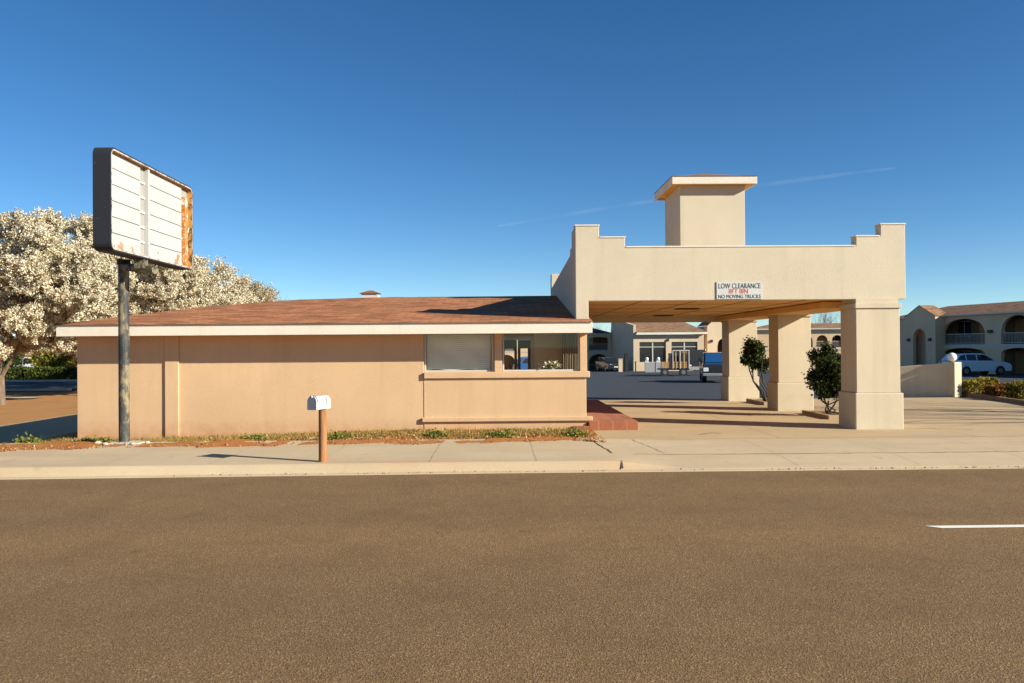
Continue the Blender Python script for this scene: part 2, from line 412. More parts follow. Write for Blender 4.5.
# ------------------------------------------------------------------ terrain
def G(x, y):
    l = .12 - .47 * sstep((-9.3 - x) / 2.4) * sstep((y - 14.3) / 3.2)
    l -= .15 * sstep((1.5 - x) / 10) * sstep((y - 14.4) / 2.2) * (1 if y < 18 else 0)
    r = .10 - .0165 * max(0, min(106, y - 24))
    return l + (r - l) * sstep((x + 8) / 9)
def sheet(name, xs, ys, fz, mat, kind='structure', dz=0.):
    vs = [(x, y, fz(x, y) + dz) for y in ys for x in xs]; nx = len(xs)
    fs = [(j*nx+i, j*nx+i+1, (j+1)*nx+i+1, (j+1)*nx+i) for j in range(len(ys)-1) for i in range(nx-1)]
    o = MB().add(vs, fs).build(name, mat, smooth=True); return tag(o, kind=kind)
def lin(a, b, n): return [a + (b - a) * i / (n - 1) for i in range(n)]
gx = sorted(set([-3500, -1200, -500, -200, -120, -80, -60, -45, -35, -28] + lin(-24, -2, 45) + lin(0, 60, 31) + [80, 120, 200, 500, 1200, 3500]))
gy = sorted(set([-1500, -400, -100, -20, 11.9, 12.6] + lin(13, 30, 35) + lin(32, 140, 28) + [200, 400, 1000, 4000]))
def gz(x, y):
    if y <= 12: return -.10
    return G(x, y) - .05 if y >= 13 else -.08
sheet('ground', gx, gy, gz, M['dry_field'])
sheet('street', [-200, -60, -20, 0, 20, 60, 200], [-12, 0, 6, 12.02], lambda x, y: 0., M['asphalt'])

def walkz(x, y):
    zt = .14 - .04 * sstep((x - 1.2) / 2)
    drop = sstep((x - 1.75) / 1.1)
    a = 0.012 if y <= 12.13 else zt
    if y < 12.13: k = .012
    elif y < 12.23: k = .012 + (zt - .012) * (y - 12.13) / .10
    else: k = zt
    ramp = .012 + (zt - .012) * max(0, min(1, (y - 12.0) / 1.25))
    low = zt - .012 * max(0, 1 - abs(y - 13.15) / .5) * sstep((x + .5) / 2)
    k = min(k, low)
    return k + (min(k, ramp) - k) * drop
wx = lin(-60, -12, 13) + lin(-11, 0, 12)[1:] + lin(.25, 4, 16) + lin(5, 60, 23)
ko = sheet('sidewalk', wx, [11.96, 12.0, 12.06, 12.125, 12.14, 12.17, 12.20, 12.23, 12.26, 12.5, 12.8, 13.0, 13.15, 13.3, 13.7, 14.2, 14.8, 15.25],
      lambda x, y: walkz(x, y) - (.03 if y < 11.99 else 0), M['concrete'])
for v in ko.data.vertices:       # the kerb line drifts toward the road to the left
    v.co.y += .02 * min(0, max(v.co.x, -14)) * max(0, min(1, (13.0 - v.co.y) / .74))
sheet('driveway', lin(1.4, 5, 7) + lin(6, 45, 20), lin(15.25, 27.3, 14), lambda x, y: G(x, y) + (.001 if y < 15.3 else .004), M['concrete_drive'])
sheet('parking_lot', lin(-6, 120, 64), lin(27.3, 150, 70), lambda x, y: G(x, y) + .006, M['lot_asphalt'])
sheet('alley', lin(-14.9, -9.0, 13), lin(15.9, 34, 20), lambda x, y: G(x, y) + .008, M['concrete_drive'])
sheet('side_road', lin(-90, -24, 12), lin(45, 57, 4), lambda x, y: G(x, y) + .01, M['lot_asphalt'])
sheet('path', lin(-90, -22, 12), [37.6, 38.8], lambda x, y: G(x, y) + .012, M['concrete'])
tag(MB().box(-90, -24, 57.05, 57.4, -.36, -.2).build('side_road_kerb', M['concrete_pale']), kind='structure')
tag(MB().box(-90, -24, 44.6, 44.95, -.36, -.25).build('side_road_kerb', M['concrete_pale']), kind='structure')

# lane dash
dl = at(925, 527, 8.2)
mk = MB(); dx0 = XA(925, 8.24, 527)
mk.add([(dx0, 8.25, .005), (dx0 + .12, 8.14, .005), (dx0 + 3.0, 8.15, .005), (dx0 + 3.0, 8.26, .005)], [(0, 1, 2, 3)])
def worn_paint():
    t = NT('worn_road_paint'); n = t.noise(14, 6, .8)
    cc = t.mix(t.ramp(n, [(.6, (0,0,0)), (.72, (1,1,1))]), (.74, .70, .62, 1), (.3, .22, .14, 1)); return t.set(cc, .8)
M['paint'] = worn_paint()
tag(mk.build('lane_marking', M['paint']), kind='structure')

# pavement joints and cracks
M['crack'] = NT('crack_fill').set((.07, .045, .025), .95)
M['stain'] = NT('stained_joint').set((.36, .21, .10), .95)
M['joint'] = NT('joint_line').set((.30, .22, .14), .95)  # flat brown colour of the sawcut slab joints
def crack(name, pts, w, mat, fz, dz=.006):
    mb = MB(); rnd = random.Random(len(pts) * 7 + int(w * 1000)); P = []
    for a, b in zip(pts[:-1], pts[1:]):
        n = max(2, int((Vector(b) - Vector(a)).length / .12))
        for i in range(n): P.append(Vector(a).lerp(Vector(b), i / n))
    P.append(Vector(pts[-1])); L = []; Rr = []
    for i, p in enumerate(P):
        d = (P[min(i+1, len(P)-1)] - P[max(0, i-1)]).normalized(); nn = Vector((-d.y, d.x)); ww = w * rnd.uniform(.5, 1.3); j = rnd.gauss(0, w * .5)
        q = p + nn * j; a = q + nn * ww / 2; b = q - nn * ww / 2
        L.append((a.x, a.y, fz(a.x, a.y) + dz)); Rr.append((b.x, b.y, fz(b.x, b.y) + dz))
    n = len(L); mb.add(L + Rr, [(i, i+1, n+i+1, n+i) for i in range(n-1)])
    return tag(mb.build(name, mat), kind='structure')
crack('pavement_crack', [(1.72, 14.9), (1.75, 14.3), (1.82, 13.6), (1.86, 13.2)], .022, M['crack'], walkz)
crack('pavement_crack', [(2.5, 15.2), (2.62, 14.3), (2.75, 13.3)], .016, M['joint'], walkz)
for x in (-9.5, -7.8, -6.1, -4.45, -2.8, -1.1, .55, 4.6, 6.5, 8.4):
    crack('pavement_joint', [(x, 12.26), (x, 15.2)], .006, M['joint'], walkz)
for x in (5.4, 9.2, 13.0): crack('pavement_joint', [(x, 15.3), (x, 27.2)], .010, M['joint'], G)
crack('pavement_joint', [(2.1, 15.25), (20, 15.25)], .012, M['joint'], lambda x, y: .10, .007)
crack('pavement_joint', [(2.2, 13.2), (20, 13.2)], .03, M['stain'], walkz)
crack('pavement_joint', [(3.2, 20.0), (20, 20.0)], .012, M['joint'], G, .01)
crack('pavement_crack', [(4.0, 16.0), (4.3, 16.3), (4.5, 16.2)], .03, M['crack'], G, .01)
crack('pavement_crack', [(8.4, 16.9), (9.1, 16.8), (9.9, 16.5)], .02, M['crack'], G, .01)
# kerb end: gap and pale worn wedge
MBk = MB().add([(1.84, 12.12, .035), (1.87, 12.12, .035), (1.87, 12.25, .139), (1.84, 12.25, .139)], [(0, 1, 2, 3)])
tag(MBk.build('kerb_gap', M['crack']), kind='structure')

# soil strip in front of the building
def strip_front(x):
    return 14.45 + .055 * (x + 4) * .9 + .12 * math.sin(x * 1.7) + .07 * math.sin(x * 5.3 + 1) + (-.25 if x < -8 else 0) * sstep((-8 - x) / 2)
sx = lin(-60, -12, 17) + lin(-11.8, 1.95, 95)
mb = MB(); N = len(sx); rows = 7; vs = []
for j in range(rows):
    for x in sx:
        yf = strip_front(x); yb = 17.1 if x > -9.3 else 16.2
        if x > 1.4: yf += (x - 1.4) * 1.6
        y = yf + (yb - yf) * j / (rows - 1)
        base = max(walkz(x, y), G(x, y)) if y < 15.25 else G(x, y)
        z = base + (-.004 if j == 0 else .02 + .022 * math.sin(x * 3.1 + j) * math.sin(j * 1.9 + x) + .012 * math.sin(x * 11 + j * 3))
        vs.append((x, y, z))
mb.add(vs, [(j*N+i, j*N+i+1, (j+1)*N+i+1, (j+1)*N+i) for j in range(rows-1) for i in range(N-1)])
tag(mb.build('soil_strip', M['soil'], smooth=True), kind='structure')
def strip_z(x, y): return G(x, y) + .02
def litter(name, n, size, mats, probs, yb0=0., ywid=1., xr=(-9.3, 1.9), zr=.02, pw=1.):
    P = []
    cl = [(random.uniform(*xr), random.random()) for _ in range(70)]
    while len(P) < n:
        if random.random() < .65:
            c = random.choice(cl); x = random.gauss(c[0], .18); f = max(0, min(1, random.gauss(c[1], .15)))
        else: x = random.uniform(*xr); f = random.random()
        if not xr[0] < x < xr[1]: continue
        yf = strip_front(x); y = yf + (17.0 - yf) * min(1, (yb0 + ywid * f ** pw))
        if x < .2 and f < .35 and random.random() < .6: continue
        P.append((x, y, strip_z(x, y) + random.random() ** 2 * zr + .01))
    o = cloud(name, np.array(P), size, mats, probs); return tag(o, kind='stuff')
litter('fallen_leaves', 6500, .04, [M['leaf_litter'], M['grass_dry'], M['petal_tan'], M['petal']], [.62, .25, .11, .02], 0, 1, (-9.3, 1.95), .03)
P_ = np.array([(x, 12.0 + .02 * min(0, max(x, -14)) + abs(random.gauss(0, .05)), .02) for x in [random.gauss(c, .25) for c in [random.uniform(-13, 13) for _ in range(38)] for _ in range(random.randint(2, 11))]])
tag(cloud('gutter_litter', P_, .026, [M['leaf_litter'], M['leaf_bud'], M['concrete_pale']], [.5, .3, .2]), kind='stuff')
def blades(name, bases, h, mats, probs, lean=.5, w=.012, parent=None):
    mb = MB()
    for (x, y, z) in bases:
        hh = h * random.uniform(.5, 1.3); a = random.uniform(0, 6.28); l = random.gauss(0, lean) * hh; b = random.uniform(0, 6.28)
        ux, uy = math.cos(a) * w / 2, math.sin(a) * w / 2; lx, ly = math.cos(b) * l, math.sin(b) * l
        mb.mi = random.choices(range(len(mats)), probs)[0]
        mb.add([(x-ux, y-uy, z), (x+ux, y+uy, z), (x+ux*.7+lx*.4, y+uy*.7+ly*.4, z+hh*.6), (x-ux*.7+lx*.4, y-uy*.7+ly*.4, z+hh*.6), (x+lx, y+ly, z+hh)], [(0, 1, 2, 3), (3, 2, 4)])
    return mb.build(name, mats, parent)
gb = []
for _ in range(480):
    cx = random.uniform(-9.2, 1.8); cf = .4 + .6 * random.random() ** .7; rr = random.uniform(.05, .2)
    for _ in range(random.randint(8, 34)):
        x = random.gauss(cx, rr * 1.6); y = strip_front(x) + (16.95 - strip_front(x)) * min(1, max(.1, cf)) + random.gauss(0, rr)
        if y < 17.0 and y > strip_front(x) + .05 and -9.4 < x < 1.8: gb.append((x, y, strip_z(x, y) - .01))
for _ in range(60):
    cx = random.uniform(-14, -9.3)
    for _ in range(18): 
        x = random.gauss(cx, .2); y = random.uniform(14.6, 15.8); gb.append((x, y, G(x, y)))
tag(blades('grass', gb, .085, [M['grass'], M['grass_dry'], M['hedge_green']], [.36, .5, .14]), kind='stuff')

def weed(u, v, r, label, h=.12):
    p = at(u, v, 15.8); y = p.y; x = p.x
    w = empty('weed', (x, y, G(x, y) + .02), 0, label, 'weed', 'green weeds in the soil strip')
    P = rng.normal(size=(560, 3)) * np.array([r, r * .8, h * .4]); P[:, 2] = np.abs(P[:, 2])
    cloud('leaves', P, .05, [M['grass'], M['leaf_light']], [.6, .4], w)
weed(102, 437, .13, 'leafy green weed standing left of the sign pole near the wall corner')
weed(88, 437, .08, 'small green weed left of the leafy one near the wall corner')
weed(30, 440, .12, 'flowering weed at the near edge of the alley, leftmost of the weeds', .16)
weed(255, 434, .15, 'green weed clump in the soil left of the mailbox')
weed(340, 437, .12, 'low green weed just right of the mailbox post')
weed(436, 434, .12, 'bright green weed below the left end of the window bay ledge')
weed(500, 438, .16, 'flat green weed spilling to the sidewalk edge below the window bay')
weed(575, 431, .13, 'green weed by the brick step under the right end of the ledge')

# ------------------------------------------------------------------ office building
YW = 17.05; YB = 17.04
XL = XA(77, YW); XR = XA(587.5, YB)
XBAY = XA(423.5, YB)
ZF0, ZF1 = 2.18, 2.41
ZT = 2.30
ZS0, ZS1 = 1.235, 1.37
off = empty('office_building', (XL, YW, .1), 0, 'low tan stucco office building with brown shingle roof and front window bay', 'building')
def P(o, parent=None):           # keep world coordinates under an empty
    par = parent or off
    o.parent = par; o.matrix_parent_inverse = par_world(par).inverted(); return o
def par_world(p):
    m = Matrix.LocRotScale(p.location, p.rotation_euler, p.scale)
    if p.parent: m = par_world(p.parent) @ p.matrix_parent_inverse @ m
    return m
w = MB()
w.box(XL, XBAY, YW, YW + .2, -.2, ZT)                                   # front wall
xp0, xp1 = XA(165.5, YW), XA(179, YW)
w.box(XL, XL + .2, YW + .203, 28, -.4, ZT)                            # west wall
w.box(XL + .2, -2.2, 27.8, 28, -.2, ZT)
w.box(-2.4, -2.2, YW + .203, 27.79, 0, ZT)                            # partition, room's west wall
YBK = 20.6
xd0, xd1 = XA(502, YBK), XA(530.5, YBK)
w.box(-2.197, xd0 - .05, YBK, YBK + .15, 0, ZT)
w.box(xd1 + .05, XR - .003, YBK, YBK + .15, 0, ZT)
w.box(xd0 - .05, xd1 + .05, YBK, YBK + .15, ZA(515, 338.5, YBK), ZT)
w.box(XR - .15, XR, 20.0, YBK - .003, 0, ZT)
P(w.build('wall', M['stucco_tan'], bevel=.008))
P(MB().box(xp0, xp1, YW - .04, YW - .001, -.2, ZT - .02).build('pilaster', M['stucco_tan'], bevel=.006))
w = MB(); w.box(XBAY, XA(586, YB), YB, YB + .17, .03, ZS0)
w.box(XR - .16, XR - .01, YB + .173, 20.0, .0, .45)
P(w.build('bay_wall', M['stucco_tan'], bevel=.008))
P(MB().box(XA(423, 16.85), XA(590.5, 16.85), YB - .05, YB + .2, ZS0 + .002, ZS1).build('window_sill', M['stucco_tan'], bevel=.012))
P(MB().box(XA(421, 16.85), XA(593, 16.85), YB - .055, YB - .001, ZA(500, 421.7, 16.95), ZA(500, 417.2, 16.95)).add([], []).build('ledge', M['stucco_tan'], bevel=.012))
# posts
P(MB().box(XA(494.5, YB), XA(502, YB), YB + .0, YB + .2, ZS1 + .001, ZT).build('window_post', M['stucco_tan'], bevel=.006))
P(MB().box(XA(580, YB), XR - .01, YB + .01, YB + .2, ZS1 + .001, ZT).build('corner_post', M['stucco_tan'], bevel=.006))
# floor, ceiling
P(MB().box(-2.195, XR - .02, YW + .21, YBK - .003, .12, .2).build('floor', M['wood_floor']))
P(MB().box(XL + .1, XR + .02, YB + .02, 27.9, ZT, ZT + .05).build('ceiling', M['int_wall']))
P(MB().box(-2.19, -2.16, YW + .25, YBK - .01, .21, ZT - .003).build('interior_wall', M['int_wall']))
P(MB().box(-2.15, xd0 - .09, YBK - .03, YBK - .003, .21, ZT - .003).box(xd1 + .09, XR - .17, YBK - .03, YBK - .003, .21, ZT - .003).build('interior_wall', M['int_wall']))
# left window with blinds
YG = YB + .11
def window(x0, x1, z0, z1, blind, label):
    f = MB(); t = .035
    f.box(x0, x1, YG - .03, YG + .03, z0, z0 + t); f.box(x0, x1, YG - .03, YG + .03, z1 - t, z1)
    f.box(x0, x0 + t, YG - .03, YG + .03, z0 + t, z1 - t); f.box(x1 - t, x1, YG - .03, YG + .03, z0 + t, z1 - t)
    wo = P(f.build('window', M['pane_trim'])); wo['label'] = label
    p = MB().add([(x0+t, YG, z0+t), (x1-t, YG, z0+t), (x1-t, YG, z1-t), (x0+t, YG, z1-t)], [(0, 1, 2, 3)]).build('pane', M['glass']); P(p, wo)
    if blind:
        b = MB(); n = 22; K = 24; zt = z1 - .02
        for i in range(n):
            zz = z0 + t + .012 + (zt - z0 - t - .02) * i / n
            vs = []; 
            for k in range(K + 1):
                x = x0 + .05 + (x1 - x0 - .12) * k / K
                sag = .012 * math.sin(k * .5 + i * .11) * math.sin(i * .35 + 1.3)
                vs += [(x, YG + .06, zz + sag), (x, YG + .085, zz + .036 + sag)]
            b.add(vs, [(2*k, 2*k+2, 2*k+3, 2*k+1) for k in range(K)])
        P(b.build('blind', mottled('blind_slat', (.92, .87, .72), .05, 2, .6)), wo)
        P(MB().box(x0 + .01, x1 - .01, YG + .16, YG + .17, z0, z1).build('backing', M['pane_trim']), wo)
window(XA(424.5, YG), XA(493.5, YG), ZS1 + .003, ZT, True, 'wide window with closed pale blinds')
window(XA(502.5, YG), XA(579.5, YG), ZS1 + .003, ZT, False, 'clear window showing the office inside')
# side glazing (right side, under the canopy)
g = MB(); 
for yy in (17.2, 18.55, 19.93): g.box(XR - .1, XR - .05, yy - .02, yy + .03, .452, ZT - .002)
g.box(XR - .1, XR - .05, 17.235, 18.525, .452, .5); g.box(XR - .1, XR - .05, 18.585, 19.905, .452, .5)
wo = P(g.build('window', M['dark_metal'])); wo['label'] = 'tall side window facing the drive'
P(MB().add([(XR - .075, 17.2, .47), (XR - .075, 19.95, .47), (XR - .075, 19.95, ZT), (XR - .075, 17.2, ZT)], [(0, 1, 2, 3)]).build('pane', M['glass']), wo)
# back door (glass double door seen through the office)
zd1 = ZA(515, 340, YBK)
d = MB(); xm = (xd0 + xd1) / 2 + .03; fr = .07
for a, b in ((xd0, xm - .01), (xm + .01, xd1)):
    d.box(a, a + fr, YBK + .02, YBK + .07, .16, zd1); d.box(b - fr, b, YBK + .02, YBK + .07, .16, zd1)
    d.box(a + fr, b - fr, YBK + .02, YBK + .07, zd1 - .22, zd1); d.box(a + fr, b - fr, YBK + .02, YBK + .07, .16, 1.32)
do = P(d.build('door', M['dark_metal'])); do['label'] = 'dark glazed back door seen through the office'
P(MB().box(xd0 - .085, xd0 - .003, YBK - .045, YBK + .1, .2, zd1 + .09).box(xd1 + .003, xd1 + .085, YBK - .045, YBK + .1, .2, zd1 + .09).box(xd0 - .002, xd1 + .002, YBK - .045, YBK + .1, zd1 + .003, zd1 + .09).build('door_frame', M['white']), do)
P(MB().add([(xd0+.05, YBK+.045, 1.3), (xd1-.05, YBK+.045, 1.3), (xd1-.05, YBK+.045, zd1-.2), (xd0+.05, YBK+.045, zd1-.2)], [(0, 1, 2, 3)]).build('pane', M['glass']), do)
# curtain at the right end of the room
c = MB(); K = 60; x0 = XA(562, 18.0); x1 = XA(578, 18.0); vs = []
for k in range(K + 1):
    x = x0 + (x1 - x0) * k / K; y = 18.0 + .035 * math.sin(k * .95)
    vs += [(x, y, .3), (x, y, ZT - .02)]
c.add(vs, [(2*k, 2*k+2, 2*k+3, 2*k+1) for k in range(K)])
cu = c.build('curtain', mottled('curtain_cloth', (.30, .25, .18), .15, 6, .9)); P(cu)
# flowers on the sill
fp = at(552, 370, YB + .19)
fl = empty('potted_flowers', (fp.x, fp.y, ZS1 + .0), 0, 'small pot of white flowers inside the clear office window', 'potted plant')
MB().tube([(0, 0, 0), (0, 0, .08)], [.05, .065], 12).build('pot', M['pane_trim'], fl)
cloud('foliage', rng.normal(size=(160, 3)) * np.array([.09, .06, .04]) + np.array([0, 0, .12]), .04, [M['leaf_light'], M['leaf_dark']], [.5, .5], fl)
cloud('blossom', rng.normal(size=(110, 3)) * np.array([.11, .06, .035]) + np.array([0, 0, .13]), .045, [M['petal']], [1], fl)
tag(MB().box(fp.x - 1.2, fp.x + .6, fp.y - .12, fp.y + .35, ZS1 - .06, ZS1 - .002).build('counter', M['wood_board'], bevel=.01), 'wooden shelf counter behind the clear office window', 'counter')

# roof and fascia
YE = 16.5
XE0, XE1 = XA(56, YE), XA(592.5, YE)
sl = .15
def rz(y): return ZF1 + .01 + sl * (y - YE)
hip = [(XE0 - .02, YE - .03), (XA(210, 20.3), 20.3), (XA(300, 22.0), 22.0), (XA(395, 22.6), 22.6), (XE1 + .0, 22.7)]
mb = MB()
F = []
xs = lin(XE0 - .02, XE1 + .01, 60)
def hipy(x):
    for (a, b) in zip(hip[:-1], hip[1:]):
        if a[0] <= x <= b[0]: return a[1] + (b[1] - a[1]) * (x - a[0]) / (b[0] - a[0])
    return 22.7
vs = []; NR = 12
for x in xs:
    hy = hipy(x)
    for j in range(NR + 1):
        y = (YE - .03) + (hy - YE + .03) * j / NR
        vs.append((x, y, rz(y) + .006 * math.sin(x * 1.3) + (.004 * math.sin(x * 3.1 + 1) if j == 0 else 0)))
n1 = NR + 1
mb.add(vs, [(i*n1+j, (i+1)*n1+j, (i+1)*n1+j+1, i*n1+j+1) for i in range(len(xs)-1) for j in range(NR)])
H3 = [(x, y, rz(y)) for x, y in hip]
L3 = [(XE0 - .02, YE - .03, rz(YE - .03)), (XE0 - .02, 21, ZF1), (XE0 - .02, 25, ZF1), (XE0 - .02, 28.5, ZF1)]
mb.add([H3[0], L3[1], H3[1]], [(0, 2, 1)]); mb.add([H3[1], L3[1], L3[2], H3[2]], [(0, 3, 2, 1)])
mb.add([H3[2], L3[2], L3[3], H3[3]], [(0, 3, 2, 1)])
mb.add([H3[3], L3[3], (XE1, 28.5, ZF1), H3[4]], [(0, 3, 2, 1)])
roof = P(mb.build('roof', M['shingle']))
P(MB().box(XE0 - .005, XE1 + .005, YE - .035, YE - .012, ZF1 - .001, ZF1 + .008).build('drip_edge', M['shingle_tan']), roof)
f = MB(); f.box(XE0, XE1, YE, YE + .04, ZF0, ZF1); f.box(XE0, XE0 + .04, YE + .043, 28.4, ZF0, ZF1); f.box(XE1 - .04, XE1, YE + .043, 21.4, ZF0, ZF1)
P(f.build('fascia', M['trim_cream'], bevel=.006))
P(MB().box(XE0 + .043, XE1 - .043, YE + .043, YB - .001, ZF0 + .03, ZF0 + .05).build('eave_soffit', M['soffit']))
# roof vent
vx = XA(371, 23.4); vz = rz(22.6) - .1
P(MB().box(vx - .24, vx + .24, 23.2, 23.6, vz - .1, ZA(371, 293.4, 23.2)).build('vent_box', M['white']), roof)
vt = ZA(371, 293.4, 23.2) + .002
P(MB().add([(vx-.3, 23.15, vt), (vx+.3, 23.15, vt), (vx+.3, 23.65, vt), (vx-.3, 23.65, vt), (vx-.05, 23.4, vt+.1), (vx+.05, 23.4, vt+.1)], [(0,1,5,4), (1,2,5), (2,3,4,5), (3,0,4), (0,3,2,1)]).build('vent_cap', M['shingle']), roof)

# brick step
st = MB(); bx0 = XR + .02; bx1 = XA(637.5, 16.98)
st.box(bx0, bx1, 16.98, 24, .0, ZA(620, 421.5, 16.98))
st.box(XR - .35, bx0 - .003, 16.98, 17.03, .0, .2)
tag(st.build('brick_step', M['brick'], bevel=.006), 'low red brick step beside the right end of the office building', 'step')

# ------------------------------------------------------------------ canopy
YC = 16.9
cx0, cx1 = XA(576, YC), XA(905.5, YC, 260)
def cz(u, v): return ZA(u, v, YC)
Zt, Zm, Zl, Zb = cz(585, 226), cz(612, 237.8), cz(735, 247), cz(740, 300)
xa, xb, xc, xd = XA(599, YC, 230), XA(625, YC, 240), XA(856, YC, 240), XA(880.5, YC, 230)
xleg = XA(588.5, YC, 310)
YR = 27.1
can = empty('canopy', (cx0, YC, .1), 0, 'tall cream stucco drive-through canopy with stepped parapet and square columns', 'canopy')
def PC(o): return P(o, can)
zroof = rz(YC) - .15
T = .25
front = [(cx0, zroof), (xleg, zroof), (xleg, Zb), (cx1, Zb), (cx1, Zt), (xd, Zt), (xd, Zm), (xc, Zm), (xc, Zl), (xb, Zl), (xb, Zm), (xa, Zm), (xa, Zt), (cx0, Zt)]
# polygon split into convex pieces to keep the shading clean
w = MB()
w.box(cx0, xleg, YC, YC + T, zroof, Zb); w.box(cx0, cx1, YC, YC + T, Zb, Zl)
w.v.clear(); w.f.clear(); w.m.clear()
w.prism(front, YC, YC + T)
PC(w.build('front_parapet', M['stucco_cream'], bevel=.012))
# caps on the steps
cp = MB(); o_ = .014; th = .03
for a, b, z in ((cx0 - o_, xa + o_, Zt), (xa + o_ + .002, xb + o_, Zm), (xb + o_ + .002, xc - o_ - .002, Zl), (xc - o_, xd - o_ - .002, Zm), (xd - o_, cx1 + o_, Zt)):
    cp.box(a, b, YC - o_, YC + T + o_, z, z + th)
PC(cp.build('parapet_cap', M['trim_cream'], bevel=.006))
# left side parapet: stepped, then sloping, then a raised stub
s = MB(); ys = YC + T + .002
YR2 = 25.2
sp_ = [(ys, zroof), (ys, Zt - .01), (17.75, Zt - .01), (17.75, Zm - .1), (18.15, Zm - .1), (18.15, 3.98), (YR2 - .5, 3.72), (YR2 - .5, zroof)]
s.prismx(sp_, cx0 + .002, cx0 + .2)
PC(s.build('side_parapet', M['stucco_cream'], bevel=.006))
s = MB(); s.box(cx0, cx0 + .25, YR2 - .498, YR2, 2.2, ZA(553, 274, YR2 - .5)); 
PC(s.build('parapet_stub', M['stucco_cream'], bevel=.006))
# right side parapet
xr_in = XA(841, 17.0, 305)
s = MB(); s.box(cx1 - .25, cx1 - .002, YC + T + .002, YR, Zb, Zl - .05)
PC(s.build('side_parapet', M['stucco_cream'], bevel=.006))
s = MB(); s.box(cx0 + .26, cx1 - .252, YR - .25, YR, 2.70, Zl - .1); PC(s.build('back_parapet', M['stucco_cream']))
# soffit with panel battens
s = MB(); s.box(cx0 + .203, cx1 - .255, YC + T + .003, YR - .255, Zb + .03, Zb + .12)
PC(s.build('soffit', M['soffit']))
s = MB()
for k in range(1, 5): s.box(cx0 + .3 + k * 1.22, cx0 + .32 + k * 1.22, YC + T + .01, YR - .3, Zb + .022, Zb + .029)
for k in range(1, 5): s.box(cx0 + .21, cx1 - 1.1, YC + k * 2.05, YC + k * 2.05 + .02, Zb + .016, Zb + .021)
PC(s.build('batten', mottled('batten_dark', (.2, .1, .04), .1)))
for (u, v) in ((687, 309.5), (663, 316)):
    q = at(u, v, 20)
    Yv = (Zb - CAMZ) / ((q.z - CAMZ) / 20); xv = q.x * Yv / 20
    vv = PC(MB().box(xv - .3, xv + .3, Yv - .2, Yv + .2, Zb + .0, Zb + .014).build('ceiling_light', M['dark_metal']))
# side beam over the columns
xbm1 = cx1 - .02
PC(MB().box(xr_in, cx1 - .254, 17.9, YR - .27, Zb - .14, Zb + .012).build('beam', M['soffit'], bevel=.01))
# hatch tower on the roof
YT = 20.0
tx0, tx1 = XA(680, YT, 220), XA(745, YT, 220); ty1 = YT + (tx1 - tx0) * 1.1
zt1 = ZA(712, 184.5, YT)
tw = PC(MB().box(tx0, tx1, YT, ty1, Zb + .13, zt1).build('roof_tower', M['stucco_cream'], bevel=.01))
ov = .24; zc0 = zt1 - .03; zc1 = zc0 + .19
cf = MB(); cf.box(tx0 - ov, tx1 + ov, YT - ov, YT - ov + .04, zc0, zc1); cf.box(tx0 - ov, tx1 + ov, ty1 + ov - .04, ty1 + ov, zc0, zc1)
cf.box(tx0 - ov, tx0 - ov + .04, YT - ov + .042, ty1 + ov - .042, zc0, zc1); cf.box(tx1 + ov - .04, tx1 + ov, YT - ov + .042, ty1 + ov - .042, zc0, zc1)
P(cf.build('tower_fascia', M['trim_cream'], bevel=.005), tw)
P(MB().box(tx0 - ov + .042, tx1 + ov - .042, YT - ov + .042, YT - .002, zc0 + .02, zc0 + .04).box(tx0 - ov + .042, tx0 - .002, YT, ty1, zc0 + .02, zc0 + .04).box(tx1 + .002, tx1 + ov - .042, YT, ty1, zc0 + .02, zc0 + .04).build('tower_soffit', M['soffit']), tw)
a0, a1, b0, b1 = tx0 - ov - .02, tx1 + ov + .02, YT - ov - .02, ty1 + ov + .02; zz = zc1 + .004; am, bm = (a0+a1)/2, (b0+b1)/2
P(MB().add([(a0,b0,zz), (a1,b0,zz), (a1,b1,zz), (a0,b1,zz), (am,bm,zz+.3)], [(0,1,4), (1,2,4), (2,3,4), (3,0,4), (0,3,2,1)]).build('tower_roof', M['shingle_tan']), tw)

# columns
def column(y0, dpt, xl, xr, ztop):
    zb = -.05
    c = MB(); sh = .045
    zp = .87
    c.box(xl, xr, y0 + sh, y0 + dpt - sh, zp + .001, 2.67)
    o = PC(c.build('column', M['stucco_column'], bevel=.012))
    P(MB().box(xl - sh, xr + sh, y0, y0 + dpt, zb, zp).build('plinth', M['stucco_column'], bevel=.02), o)
    P(MB().box(xl - .02, xr + .025, y0 + .015, y0 + dpt - .02, 2.67, 2.775).build('capital', M['stucco_column'], bevel=.006), o)
    P(MB().box(xl + .03, xr + .0, y0 + .10, y0 + dpt - .08, 2.776, ztop).build('neck', M['stucco_column']), o)
    return o
cxl, cxr = XA(856.5, 16.75), XA(900.5, 16.75)
c1 = column(16.72, .86, cxl, cxr, Zb + .01)
c2 = column(21.55, .84, cxl + .03, cxr - .0, Zb - .141 + .0)
c3 = column(26.05, .90, cxl - .02, cxr - .02, Zb - .141)
for c, l in ((c1, 'nearest and widest column at the street corner'), (c2, 'middle column between the two shrubs'), (c3, 'farthest column beside the parked trucks')): c['label'] = l

